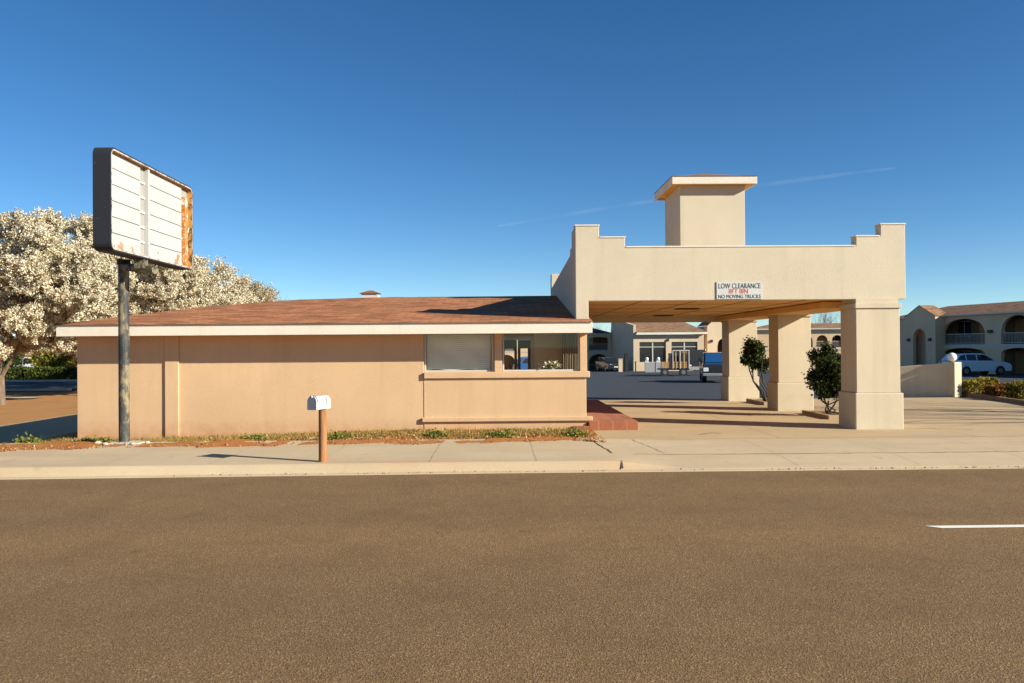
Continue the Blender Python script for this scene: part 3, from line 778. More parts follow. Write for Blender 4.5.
# clearance sign
sg = empty('clearance_sign', at(739, 290, YC), 0, 'white clearance warning sign fixed on the canopy front', 'sign')
sgx0, sgx1, sgz0, sgz1 = XA(716.5, YC, 290), XA(762, YC, 290), cz(739, 299), cz(739, 282)
P(MB().box(sgx0, sgx1, YC - .014, YC - .002, sgz0, sgz1).build('board', M['white']), sg)
P(MB().box(sgx0 - .009, sgx0 - .001, YC - .016, YC - .002, sgz0, sgz1).build('board_edge', M['dark_metal']), sg)
def text(name, s, x, z, size, mat, parent, wid=None, y=YC - .017):
    cu = bpy.data.curves.new(name, 'FONT'); cu.body = s; cu.size = size; cu.align_x = 'CENTER'; cu.align_y = 'CENTER'; cu.extrude = .001; cu.offset = 0
    to = bpy.data.objects.new(name + '_tmp', cu); col.objects.link(to)
    dg = bpy.context.evaluated_depsgraph_get(); me = bpy.data.meshes.new_from_object(to.evaluated_get(dg))
    bpy.data.objects.remove(to)
    xs_ = [v.co.x for v in me.vertices]; w0 = max(xs_) - min(xs_); k = (wid / w0) if wid else 1
    ys_ = [v.co.y for v in me.vertices]; mid = (max(ys_) + min(ys_)) / 2
    for v in me.vertices: v.co = Vector((x + v.co.x * k, y - v.co.z, z + v.co.y - mid))
    me.materials.clear(); me.materials.append(mat)
    o = bpy.data.objects.new(name, me); col.objects.link(o); P(o, parent); return o
scx = (sgx0 + sgx1) / 2; hh = sgz1 - sgz0; ww = sgx1 - sgx0
text('lettering', 'LOW CLEARANCE', scx, sgz0 + hh * .77, .155, M['black_text'], sg, ww * .92)
text('lettering', '8FT 8IN', scx - .02, sgz0 + hh * .46, .14, M['red_text'], sg, ww * .42)
text('lettering', 'NO MOVING TRUCKS', scx, sgz0 + hh * .15, .11, M['black_text'], sg, ww * .93)

# ------------------------------------------------------------------ roadside sign
sn0, sn1 = 13.6, 17.23
fx = XA(110.5, 13.6, 200); bx = fx - .30
sz0, sz1 = ZA(111, 250, 13.6), ZA(111, 145.6, 13.6)
px, py = XA(124.3, 15.25, 440), 15.25
rs = empty('road_sign', (px, py, G(px, py)), 0, 'weathered blank cabinet sign on a peeling steel pole', 'sign')
def PR(o, p=None): return P(o, p or rs)
def rrect(y0, y1, z0, z1, r, n=5):
    out = []
    for cy, cz_, a0 in ((y1-r, z1-r, 0), (y0+r, z1-r, 90), (y0+r, z0+r, 180), (y1-r, z0+r, 270)):
        for k in range(n + 1):
            a = R(a0 + 90 * k / n); out.append((cy + r * math.cos(a), cz_ + r * math.sin(a)))
    return out
o1 = rrect(sn0, sn1, sz0, sz1, .14); o2 = rrect(sn0 + .05, sn1 - .05, sz0 + .05, sz1 - .05, .10)
n = len(o1)
c = MB()   # outer shell
vs = [(bx, y, z) for y, z in o1] + [(fx, y, z) for y, z in o1]
c.add(vs, [(i, i+n, (i+1) % n+n, (i+1) % n) for i in range(n)]); c.add([(bx, y, z) for y, z in o1], [tuple(range(n))])
cab = PR(c.build('cabinet', M['sign_black']))
c = MB(); c.add([(fx, y, z) for y, z in o1] + [(fx, y, z) for y, z in o2], [(i, i+n, (i+1) % n+n, (i+1) % n) for i in range(n)])
PR(c.build('lip', M['sign_black']), cab)
o2b = rrect(sn0 + .025, sn1 - .025, sz0 + .025, sz1 - .025, .12)
c = MB(); c.add([(fx + .003, y, z) for y, z in o2b] + [(fx + .003, y, z) for y, z in o2], [(i, i+n, (i+1) % n+n, (i+1) % n) for i in range(n)])
PR(c.build('rim_edge', M['sign_lip']), cab)
dp = .11
c = MB(); c.add([(fx, y, z) for y, z in o2] + [(fx - dp, y, z) for y, z in o2], [(i, i+n, (i+1) % n+n, (i+1) % n) for i in range(n)])
PR(c.build('inner_rim', M['rust']), cab)
ym = 15.12
c = MB()
zlo, zhi = sz0 + .05, sz1 - .05
rowz = lin(zlo, zhi, 7)
for (a, b) in ((sn0 + .06, ym - .22), (ym + .1, sn1 - .42)):
    for i in range(6):
        c.box(fx - dp, fx - dp + .03, a, b, rowz[i] + .008, rowz[i+1] - .008)
PR(c.build('face_panel', M['sign_white']), cab)
PR(MB().box(fx - dp - .01, fx - dp - .002, sn0 + .05, sn1 - .05, zlo, zhi).build('back_panel', M['sign_grey']), cab)
c = MB(); c.box(fx - dp + .0, fx - .03, ym, ym + .07, zlo, zhi)
PR(c.build('divider', M['sign_white']), cab)
for i in range(1, 6): PR(MB().box(fx - dp, fx - dp + .02, ym - .2, ym - .01, rowz[i] - .03, rowz[i] + .01).build('crosspiece', M['white']), cab)
c = MB(); c.box(fx - dp, fx - dp + .1, sn1 - .40, sn1 - .26, zlo, zhi - .22)
PR(c.build('rusted_upright', rust('rusted_white', (.6, .55, .48, 1), (.5, .18, .03, 1), .42, .5, 5)), cab)
c = MB(); c.tube([(fx - .06, sn1 - .36, zlo + .35), (fx - .05, sn1 - .1, zlo + .85)], .012, 5); c.tube([(fx - .05, sn1 - .33, zlo + .75), (fx - .07, sn1 - .12, zlo + .4)], .012, 5)
PR(c.build('loose_wire', M['white']), cab)
pr = .098; za = ZA(124, 266.5, 15.25)
c = MB(); c.tube([(px, py, G(px, py) - .1), (px, py, za + .08)], pr, 20)
PR(c.build('pole', M['pole'], smooth=False))
c = MB(); c.cyl((px, py, za + .08), (0, 0, 1), pr + .02, .1, 20); PR(c.build('pole_collar', M['sign_black']))
ax = (fx + bx) / 2
c = MB(); c.tube([(px, py, za), (XA(140, 15.1), 15.1, ZA(140, 268.5, 15.1)), (XA(155.5, 14.95), 14.95, ZA(155.5, 270, 14.95))], .075, 14); c.box(ax - .05, ax + .12, 14.9, 15.1, ZA(150, 270, 14.95) + .03, sz0 + .002)
PR(c.build('bracket', M['pole']))
# concrete footing (irregular)
c = MB(); pts = []
rnd = random.Random(3)
for k in range(16):
    a = 2 * math.pi * k / 16; r_ = rnd.uniform(.24, .4); pts.append((px + .12 + math.cos(a) * r_ * 1.2, py - .1 + math.sin(a) * r_ * .8))
c.prismz(pts, .05, .155); PR(c.build('footing', M['concrete_pale'], bevel=.02))
for k, (dx, dy, s_) in enumerate(((-.35, -.3, .07), (.55, -.25, .05), (.35, -.42, .04), (-.15, -.42, .05))):
    c = MB(); c.ball((px + dx, py + dy, .16), s_, 7, 5, .6); tag(c.build('rock', M['concrete_pale']), ['larger broken concrete lump left of the sign pole base', 'flat concrete chip to the right of the sign pole base', 'smallest concrete chip right of the sign pole base', 'rounded concrete lump in front of the sign pole base'][k], 'rock', 'concrete lumps round the sign pole')

# ------------------------------------------------------------------ mailbox
mbp = at(322, 461, 12.36)
mx, my = mbp.x, 12.42
mail = empty('mailbox', (mx, my, .14), R(0), 'white metal mailbox on a weathered wooden post at the kerb', 'mailbox')
c = MB(); n = 14; vs = []
for j in range(7):
    z = .82 * j / 6
    for k in range(n):
        a = 2 * math.pi * k / n; r_ = .068 * (1 - .05 * j / 6) * (1 + .05 * math.sin(3 * a + 1)); vs.append((r_ * math.cos(a), r_ * math.sin(a), z))
c.add(vs, [(j*n+k, j*n+(k+1) % n, (j+1)*n+(k+1) % n, (j+1)*n+k) for j in range(6) for k in range(n)] + [tuple(range(6*n, 7*n))])
c.build('post', M['post_wood'], mail)
# box: half-barrel section, long axis toward the street turned so door shows at left
bm_ = MB(Matrix.Rotation(R(-25), 4, 'Z'))
sec = [(-.084, 0), (.084, 0), (.084, .12)] + [(.084 * math.cos(R(a)), .12 + .084 * math.sin(R(a))) for a in range(15, 180, 15)] + [(-.084, .12)]
bm_.prism([(x, z + .822) for x, z in sec], -.24, .09)
bx_ = bm_.build('box', M['white'], mail, bevel=.004)
dm = MB(Matrix.Rotation(R(-25), 4, 'Z')); dm.prism([(x * 1.06, .822 + (z - .09) * 1.05 + .09) for x, z in sec], -.262, -.242)
db = dm.build('door', M['white'], mail, bevel=.004)
dm = MB(Matrix.Rotation(R(-25), 4, 'Z')); dm.tube([(.094 * math.cos(R(a)), -.240, .942 + .094 * math.sin(R(a))) for a in range(0, 181, 12)], .006, 5); dm.build('hinge_gap', M['dark_metal'], mail)
dm = MB(Matrix.Rotation(R(-25), 4, 'Z')); dm.box(-.015, .015, -.285, -.262, 1.01, 1.04); dm.build('latch', M['white'], db)
dm = MB(Matrix.Rotation(R(-25), 4, 'Z')); dm.box(.092, .098, -.02, .0, .88, 1.02); dm.build('flag', M['white'], mail)

# ------------------------------------------------------------------ trees
def blossom_tree(x, y, H, rad, seed, nq, brown, label, low=1.3):
    rnd = random.Random(seed); r_ = np.random.default_rng(seed)
    z0 = G(x, y)
    t = empty('blossom_tree', (x, y, z0), 0, label, 'tree', 'blossoming trees in a row beyond the office')
    tr = MB(); tips = []
    tr.tube([(0, 0, -.1), (.03, 0, .5), (0, .05, 1.2)], [.25, .2, .17], 9)
    for k in range(6):
        a = k * 1.05 + rnd.random() * .5
        branches(tr, (0, .03, 1.0 + .08 * k), (math.cos(a) * .8, math.sin(a) * .8, .9), H * .26, .09, 3, tips, rnd, .5, .12, 6, (2, 3))
    tr.build('trunk', M['bark'], t)
    # crown: lobes over an egg volume, twig sprays inside every lobe
    cz_ = low + (H - low) * .5; hz = (H - low) * .5
    lobes = []
    for k in range(270):
        v = r_.normal(size=3); v /= np.linalg.norm(v); f = r_.uniform(.2, 1.0) ** .5 * .95
        w_ = 1 - .25 * max(0, v[2])
        lobes.append((v * f * np.array([rad * w_, rad * w_, hz]) + np.array([0, 0, cz_]), r_.uniform(.4, .75)))
    nsp = 24; per = nq // (len(lobes) * nsp); P_ = []
    sticks = MB()
    for c_, lr in lobes:
        for _ in range(nsp):
            v = r_.normal(size=3); v /= np.linalg.norm(v); v[2] = v[2] * .8 + .25
            st_ = c_ + v * lr * r_.uniform(.1, .5); L_ = lr * r_.uniform(.35, .9)
            tt = r_.uniform(0, 1, per)[:, None]
            P_.append(st_ + v * L_ * tt + r_.normal(size=(per, 3)) * .055)
            if r_.random() < .3:
                a_ = Vector(st_); b_ = Vector(st_ + v * L_); sticks.tube([a_, b_], [.012, .005], 3, cap=False)
    P_ = np.concatenate(P_)
    if brown: pr_ = [.32, .38, .30]
    else: pr_ = [.62, .22, .16]
    cr = cloud('crown', P_, .062 if y < 45 else .078, [M['petal'], M['petal_tan'], M['leaf_bud']], pr_, t)
    sticks.build('twig_spray', M['twig'], cr)
blossom_tree(-21.2, 34, 8.75, 5.8, 11, 800000, False, 'nearest white-blossoming tree at the left edge with its trunk showing', 1.55)
blossom_tree(XA(102, 40), 40, 8.9, 5.3, 12, 600000, False, 'blossoming tree whose crown fills the gap behind the sign pole', 1.5)
blossom_tree(XA(165, 50), 50, 8.6, 4.9, 13, 220000, False, 'blossoming tree showing just below the right end of the cabinet sign')
blossom_tree(XA(212, 58), 58, 8.6, 4.2, 14, 170000, False, 'white tree rising above the roof right of the cabinet sign')
blossom_tree(XA(252, 66), 66, 8.0, 3.6, 15, 80000, True, 'browner sparse tree farthest right in the blossoming row')

# hedge / shrubs beyond the side road
def hedge(name, x0, x1, y0, y1, z0, h, mats, probs, n, label, group=None, cat='hedge', size=.09):
    t = empty(name, ((x0+x1)/2, (y0+y1)/2, z0), 0, label, cat, group)
    hx, hy = (x1-x0)/2, (y1-y0)/2
    P_ = rng.uniform(-1, 1, size=(n, 3)); ax_ = rng.integers(0, 3, n); sg_ = np.where(rng.random(n) < .5, -1., 1.)
    for i in range(3): P_[ax_ == i, i] = sg_[ax_ == i] * rng.uniform(.85, 1.03, (ax_ == i).sum())
    P_ = P_ * np.array([hx, hy, h/2]) ; P_[:, 2] += h/2
    P_ += rng.normal(size=P_.shape) * .03; P_[:, 2] += .05 * np.sin(P_[:, 0] * 4) 
    P_[:, 2] = np.maximum(P_[:, 2], .02)
    cloud('foliage', P_, size, mats, probs, t)
for i, (u0, u1, l) in enumerate(((-30, 27, 'dark clipped hedge section at the left edge beyond the side road'), (28, 49, 'green hedge section below the pale car roof'), (49, 68, 'yellow-green hedge section below the round shrub'), (68, 90, 'dark hedge section partly hidden by the office wall corner'))):
    hedge('hedge', XA(u0, 60), XA(u1, 60) - .15, 59.5, 60.8, -.35, .9, [M['hedge_green'], M['leaf_dark'], M['leaf_light']], [[.4, .5, .1], [.6, .1, .3], [.4, .0, .6], [.4, .5, .1]][i], 5000, l, 'hedge sections beyond the side road', size=.14)
def bush(x, y, r_, h, label, mats, probs, n=9000, size=.14):
    z0 = G(x, y); t = empty('shrub', (x, y, z0), 0, label, 'shrub')
    P_ = []
    for k in range(22):
        v = rng.normal(size=3); v /= np.linalg.norm(v)
        P_.append(np.array([0, 0, h*.55]) + v * np.array([r_*.75, r_*.75, h*.33]) + rng.normal(size=(n//22, 3)) * r_ * .2)
    P_ = np.concatenate(P_); P_[:, 2] = np.maximum(P_[:, 2], .05)
    cloud('crown', P_, size, mats, probs, t)
    s_ = MB()
    for k in range(7): a = k * .9; s_.tube([(0, 0, -.1), (math.cos(a)*r_*.4, math.sin(a)*r_*.4, h*.6)], [.05, .02], 5)
    s_.build('trunk', M['bark'], t)
bush(XA(55, 64), 64, 1.6, 2.5, 'round yellow-green shrub above the hedge at the far left', [M['hedge_yellow'], M['leaf_light'], M['grass']], [.35, .3, .35])
bush(XA(-5, 66), 66, 2.2, 2.6, 'round dark shrub above the hedge at the left edge', [M['leaf_dark'], M['hedge_green']], [.6, .4])

# ------------------------------------------------------------------ shrubs under canopy (with planters)
def standard_shrub(u, vtop, vbot, Y, ru, label, seed, lean=0, ubase=None, squat=False):
    rnd = random.Random(seed); r_ = np.random.default_rng(seed)
    xb = XA(ubase or u, Y); xc = XA(u, Y); z0 = .12
    t = empty('standard_shrub', (xb, Y, z0), 0, label, 'shrub', 'dark evergreen shrubs between the canopy columns')
    ztop = ZA(u, vtop, Y) - z0; zbot = ZA(u, vbot, Y) - z0; rr = ru * Y / F_PX; dx = xc - xb
    m = MB(); tips = []
    zc = (ztop + zbot) / 2
    for k in range(4):
        a = k * 1.7; s0 = (math.cos(a) * .06, math.sin(a) * .06)
        m.tube([(s0[0], s0[1], -.05), (s0[0]*2 + dx*.3 + rnd.gauss(0,.05), s0[1]*2, zbot*.4), (s0[0]*1.0 + dx*.65 + rnd.gauss(0,.07), s0[1]*2.5, zbot*.75), (dx + s0[0]*4, s0[1]*4, zbot*1.15), (dx + s0[0]*5, s0[1]*5, zc)], [.03, .026, .022, .02, .012], 6)
    m.build('trunk', M['dark_bark'], t)
    P_ = []
    for k in range(24):
        v = r_.normal(size=3); v /= np.linalg.norm(v); f = r_.uniform(.3, 1.02)
        c_ = np.array([dx, 0, zc]) + v * f * np.array([rr, rr * .8, (ztop - zbot)/2])
        P_.append(c_ + r_.normal(size=(330, 3)) * rr * .16)
    cloud('crown', np.concatenate(P_), .065, [M['leaf_dark'], M['leaf_light']], [.8, .2], t)
    return xb
standard_shrub(756, 336, 374, 24.3, 14, 'dark shrub with bare twisting stems left of the middle column', 5, ubase=767)
standard_shrub(829, 342, 402, 19.9, 20, 'dense dark shrub in the gap between the nearest and middle columns', 6, ubase=829)
for (yy, l) in ((19.2, 'low concrete planter kerb around the dense shrub between the two nearest columns'), (23.9, 'low concrete planter kerb round the shrub with twisting stems')):
    pl = empty('planter', (cxl + .4, yy, .1), 0, l, 'planter', 'planters between the canopy columns')
    x0, x1, y0, y1 = cxl + .32, cxr + .1, yy - .2, yy + 1.5
    k = MB(); k.box(x0, x1, y0, y0 + .12, .05, .2); k.box(x0, x1, y1 - .12, y1, .05, .2); k.box(x0, x0 + .12, y0 + .121, y1 - .121, .05, .2); k.box(x1 - .12, x1, y0 + .121, y1 - .121, .05, .2)
    P(k.build('kerb', M['kerb'], bevel=.015), pl)
    P(MB().box(x0 + .121, x1 - .121, y0 + .121, y1 - .121, .05, .17).build('mulch', M['mulch']), pl)

# ------------------------------------------------------------------ low wall with globe lamp, planter kerb, hedges at right
wl = empty('boundary_wall', (XA(948, 27.6), 27.6, .05), 0, 'low tan stucco wall with end pillar right of the nearest column', 'wall')
A_ = Vector((XA(872, 28.5), 28.5)); B_ = Vector((XA(948.5, 27.6), 27.6))
dd = (B_ - A_).normalized(); nn = Vector((dd.y, -dd.x))
if nn.x > 0: nn = -nn
q = lambda p, o, z: (p.x - nn.x * o, p.y - nn.y * o, z)
m = MB(); zA0, zA1, zB0, zB1 = -.05, 1.0, -.0, ZA(945, 362.5, 27.8)
m.add([q(A_, 0, zA0), q(B_, 0, zB0), q(B_, .22, zB0), q(A_, .22, zA0), q(A_, 0, zA1), q(B_, 0, zB1), q(B_, .22, zB1), q(A_, .22, zA1)], [(0,3,2,1),(4,5,6,7),(0,1,5,4),(1,2,6,5),(2,3,7,6),(3,0,4,7)])
P(m.build('wall', M['stucco_column'], bevel=.01), wl)
pm = Matrix.Translation((B_.x + .17, B_.y - .02, 0)) @ Matrix.Rotation(R(20), 4, 'Z')
P(MB(pm).box(-.17, .17, -.17, .17, -.05, zB1 + .02).build('pillar', M['stucco_column'], bevel=.01), wl)
gl = empty('globe_lamp', (B_.x + .12, B_.y, zB1 + .02), 0, 'white globe lamp on the end pillar of the low wall', 'lamp')
m = MB(); m.tube([(0, 0, 0), (0, 0, .05)], [.07, .05], 12); m.build('base', M['dark_metal'], gl)
m = MB(); m.ball((0, 0, .17), .155, 20, 12); m.build('globe', M['globe'], gl, smooth=True)

K0 = Vector((XA(958, 28.2), 28.2)); K1 = Vector((XA(1024, 23.0), 23.0)); kd = (K1 - K0).normalized(); K2 = K1 + kd * 9; kn = Vector((-kd.y, kd.x))
if kn.x < 0: kn = -kn
m = MB(); 
def kq(p, o, z): return (p.x + kn.x * o, p.y + kn.y * o, z)
m.add([kq(K0, 0, 0), kq(K2, 0, .05), kq(K2, .16, .05), kq(K0, .16, 0), kq(K0, .02, .2), kq(K2, .02, .27), kq(K2, .16, .27), kq(K0, .16, .2)], [(0,3,2,1),(4,5,6,7),(0,1,5,4),(1,2,6,5),(2,3,7,6),(3,0,4,7)])
tag(m.build('planter_kerb', mottled('stained_kerb', (.2, .12, .07), .3, 3, .9), bevel=.01), 'stained brown kerb edging the hedge bed at the right', 'kerb')
m = MB(); m.add([kq(K0, .161, .14), kq(K2, .161, .2), kq(K2, 1.6, .16), kq(K0, 1.6, .1)], [(0, 1, 2, 3)])
tag(m.build('planting_bed', M['mulch']), kind='structure')
for i, (u, v, wpx, h, ms, l) in enumerate(((978.5, 396, 14.5, .56, [.5, .4, .1], 'clipped yellow-green hedge nearest the globe lamp'), (1001, 397.5, 11, .50, [.08, .12, .8], 'reddish-brown clipped hedge between the two greener ones'), (1026, 399, 14, .58, [.3, .6, .1], 'green clipped hedge at the right edge of the photo'))):
    Yh = (27.6, 26.3, 25.2)[i]; xh = XA(u, Yh); wd = wpx * Yh / F_PX
    hedge('clipped_hedge', xh - wd, xh + wd, Yh - .33, Yh + .33, .10, h * (.95, .8, .95)[i], [M['hedge_yellow'], M['hedge_green'], M['hedge_red']], ms, 4200, l, 'clipped hedges in the bed at the right', size=.06)

# ------------------------------------------------------------------ arcade walls for the motel wings
def arcade(mb, a, b, z0, z1, th, ops, N=14):
    """wall from x=a to b (local), front y=0, back y=th; ops = list of (x0, x1, zlow, zspring, rise)"""
    ops = sorted(ops); cur = a
    def slab(x0, x1, zl0, zl1, zh0, zh1):
        mb.add([(x0,0,zl0),(x1,0,zl1),(x1,0,zh1),(x0,0,zh0),(x0,th,zl0),(x1,th,zl1),(x1,th,zh1),(x0,th,zh0)],
               [(0,1,2,3),(7,6,5,4),(0,4,5,1),(3,2,6,7)])
    for (x0, x1, zl, zs, rise) in ops:
        mb.box(cur, x0, 0, th, z0, z1)
        if zl > z0: slab(x0, x1, z0, z0, zl, zl)
        for k in range(N):
            t0, t1 = k / N, (k + 1) / N
            f = lambda t: zs + rise * math.sqrt(max(0, 1 - (2*t-1) ** 2))
            slab(x0 + (x1-x0)*t0, x0 + (x1-x0)*t1, f(t0), f(t1), z1, z1)
        cur = x1
    mb.box(cur, b, 0, th, z0, z1)

def frame_at(p0, d):     # local x along d (unit, xy), local y pointing away from the viewer side
    d = Vector(d).normalized(); nrm = Vector((-d.y, d.x))
    return Matrix(((d.x, nrm.x, 0, p0[0]), (d.y, nrm.y, 0, p0[1]), (0, 0, 1, p0[2]), (0, 0, 0, 1)))

def rail(mb, x0, x1, y, z, h=.95, step=.14):
    mb.box(x0, x1, y - .02, y + .02, z + h - .05, z + h); mb.box(x0, x1, y - .02, y + .02, z + .08, z + .12)
    n = int((x1 - x0) / step)
    for i in range(n + 1): mb.box(x0 + i*step - .01, x0 + i*step + .01, y - .01, y + .01, z + .12, z + h - .05)

# right wing (two storeys, in shade)
def wing(name, p0, d, L, zg, ze, ops_lo, ops_hi, label, zfl, wallm, roofm, ridge=1.1, depth=7., bay=3.6, cat='building'):
    Mx = frame_at(p0, d)
    root = empty(name, (p0[0], p0[1], zg), 0, label, cat)
    def put(mb, nm, mat, par=None, bevel=0): return P(mb.build(nm, mat, bevel=bevel), par or root)
    m = MB(Mx); arcade(m, 0, L, zg, zfl - .12, .3, ops_lo); arcade(m, 0, L, zfl + .1, ze, .3, ops_hi)
    m.box(0, .25, .303, depth, zg, ze); m.box(L - .25, L, .303, depth, zg, ze)
    put(m, 'arcade', wallm)
    m = MB(Mx); m.box(-.02, L + .02, -.03, 1.8, zfl - .118, zfl + .098); put(m, 'balcony_floor', M['pane_trim'])
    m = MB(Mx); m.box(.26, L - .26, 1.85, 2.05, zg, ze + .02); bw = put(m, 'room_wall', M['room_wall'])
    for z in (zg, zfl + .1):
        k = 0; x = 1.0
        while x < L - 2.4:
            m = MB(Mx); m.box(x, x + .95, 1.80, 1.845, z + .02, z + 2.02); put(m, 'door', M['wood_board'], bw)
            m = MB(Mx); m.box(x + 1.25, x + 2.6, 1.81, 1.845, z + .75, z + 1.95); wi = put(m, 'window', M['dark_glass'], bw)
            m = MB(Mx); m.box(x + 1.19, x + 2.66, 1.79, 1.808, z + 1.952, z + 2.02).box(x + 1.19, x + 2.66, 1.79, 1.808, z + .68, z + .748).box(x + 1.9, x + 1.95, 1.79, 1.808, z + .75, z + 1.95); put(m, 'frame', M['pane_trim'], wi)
            x += bay
    for (a, b, zl, zs, ri) in ops_hi:
        m = MB(Mx); rail(m, a, b, .15, zfl + .1, .9); put(m, 'railing', M['pane_trim'])
    m = MB(Mx); o_ = .35
    vs = [(-o_, -o_, ze + .12), (L + o_, -o_, ze + .12), (L + o_, depth + o_, ze + .12), (-o_, depth + o_, ze + .12), (depth * .4, depth/2, ze + ridge + .12), (L - depth * .4, depth/2, ze + ridge + .12)]
    m.add(vs, [(0, 1, 5, 4), (1, 2, 5), (2, 3, 4, 5), (3, 0, 4)]); put(m, 'roof', roofm)
    m = MB(Mx); m.box(-o_, L + o_, -o_, depth + o_, ze + .002, ze + .118); put(m, 'fascia', M['trim_cream'])
    return root, Mx

# wing R: starts behind the tower and comes toward the camera to the right
zg = -.72; zfl = 1.75
p0 = Vector((XA(895, 74.5), 74.5, 0)); dR = Vector((.2, -.98)).normalized()
LR = 40
# local x position where a picture column crosses the facade line
def lx(u, p0, d):
    r_ = at(u, 345, 10); t = (p0.x * r_.y - p0.y * r_.x) / (d.y * r_.x - d.x * r_.y); return t
aR = [lx(u, p0, dR) for u in (904, 908, 943, 985, 1001, 1036, 1050, 1085)]
opsl = [(aR[2], aR[3], zg, 1.15, .4), (aR[4], aR[5], zg, 1.15, .4), (aR[6], aR[7], zg, 1.15, .4)]
opsh = [(.25, aR[0] - .5, zfl + .1, 3.0, .6), (aR[2], aR[3], zfl + .1, 2.95, 1.05), (aR[4], aR[5], zfl + .1, 2.85, 1.25), (aR[6], aR[7], zfl + .1, 2.85, 1.25)]
opsl = [(max(.25, a), min(LR - .3, b), c_, e, f) for a, b, c_, e, f in opsl if a < LR - 1]
opsh = [(max(.25, a), min(LR - .3, b), c_, e, f) for a, b, c_, e, f in opsh if a < LR - 1 and min(LR - .3, b) > max(.25, a)]
LR = max(LR, aR[7] + 1.0)
wr, MR = wing('motel_wing', p0, dR, LR, zg, 4.25, opsl, opsh, 'two-storey shaded motel wing with wide arches at the right edge', zfl, M['motel_wall'], M['shingle_tan'], 1.0)
# gabled tower in front of it
tu0, tu1 = lx(905, p0 + Vector((-.9, 0, 0)), dR), lx(935.5, p0 + Vector((-.9, 0, 0)), dR)
tn = Vector((-dR.y, dR.x)); tn = -tn if tn.x > 0 else tn
PT = p0 + Vector((tn.x, tn.y, 0)) * .95
tu0, tu1 = lx(905, PT, dR), lx(935.5, PT, dR)
MT = frame_at(PT, dR)
tr_ = empty('gable_tower', (PT.x, PT.y, zg), 0, 'shaded gabled stair tower with a tall narrow arch left of the pale car', 'tower')
m = MB(MT); wdt = tu1 - tu0; am0 = tu0 + wdt * .27; am1 = tu0 + wdt * .70
zE = 4.35; arcade(m, tu0, tu1, zg, zE, .3, [(am0, am1, zg, 2.3, .95)], 20)
ap = tu0 + wdt * .5
m.prism([(tu0, zE + .001), (tu1, zE + .001), (ap, zE + .95)], 0, .3)
m.box(tu0, tu0 + .25, .301, .93, zg, zE); m.box(tu1 - .25, tu1, .301, .93, zg, zE)
P(m.build('wall', M['motel_wall']), tr_)
m = MB(MT); m.add([(tu0 - .05, -.05, zE), (ap, -.05, zE + 1.0), (ap, 1.5, zE + 1.0), (tu0 - .05, 1.5, zE)], [(0, 1, 2, 3)]); m.add([(tu1 + .05, -.05, zE), (ap, -.05, zE + 1.0), (ap, 1.5, zE + 1.0), (tu1 + .05, 1.5, zE)], [(0, 3, 2, 1)])
m.add([(tu1 + .05, -.05, zE - .06), (ap, -.05, zE + .94), (ap, 1.5, zE + .94), (tu1 + .05, 1.5, zE - .06)], [(0, 1, 2, 3)])
P(m.build('roof', M['shingle_tan']), tr_)
for xx in (tu0 + wdt * .14, tu0 + wdt * .84):
    P(MB(MT).box(xx - .12, xx + .12, -.16, -.002, 2.15, 2.42).build('wall_lamp', M['dark_metal']), tr_)
lp = lx(991, p0, dR); P(MB(MR).box(lp - .2, lp + .2, -.18, -.002, 2.75, 3.0).build('wall_lamp', M['dark_metal']), wr)

# back wing with two upper arches between the columns
p1 = Vector((XA(755, 96), 96, 0)); dB = Vector((.99, -.14)).normalized()
def lb(u): return lx(u, p1, dB)
zgB, zfB = -1.1, 1.35
Lb = lb(900)
opsB = []
for k in range(-4, 6):
    a, b = lb(816.5 + 15.2 * k), lb(828 + 15.2 * k)
    if a > .4 and b < Lb - .4: opsB.append((a, b))
wb, MBk2 = wing('motel_wing', p1, dB, Lb, zgB, 3.75, [(a, b, zgB, .2, .6) for a, b in opsB], [(a, b, zfB + .25, 2.35, .7) for a, b in opsB], 'distant tan motel wing with round arches seen between the canopy columns', zfB, M['motel_wall'], M['shingle_tan'], .7, bay=3.4)

# centre building with lit front and big windows
YF = 92.
zgc = G(17, 92)
bc0, bc1 = XA(633.5, YF), XA(704, YF)
cb = empty('breakfast_room', (bc0, YF, zgc), 0, 'sunlit cream single-storey building with large dark windows seen under the canopy', 'building')
ztopc = ZA(665, 334.5, YF)
w1, w2, w3, w4 = XA(639.5, YF), XA(666, YF), XA(671.5, YF), XA(697.5, YF); zw0, zw1 = ZA(652, 362, YF), ZA(652, 342, YF)
m = MB(); m.box(bc0 + .302, w1, YF, YF+.3, zgc - .1, ztopc); m.box(w2, w3, YF, YF+.3, zgc - .1, ztopc); m.box(w4, bc1, YF, YF+.3, zgc - .1, ztopc)
for a, b in ((w1, w2), (w3, w4)): m.box(a, b, YF, YF+.3, zgc - .1, zw0); m.box(a, b, YF, YF+.3, zw1, ztopc)
m.box(bc1 - .3, bc1, YF + .303, 104, zgc - .1, ztopc)
P(m.build('wall', M['motel_bright']), cb)
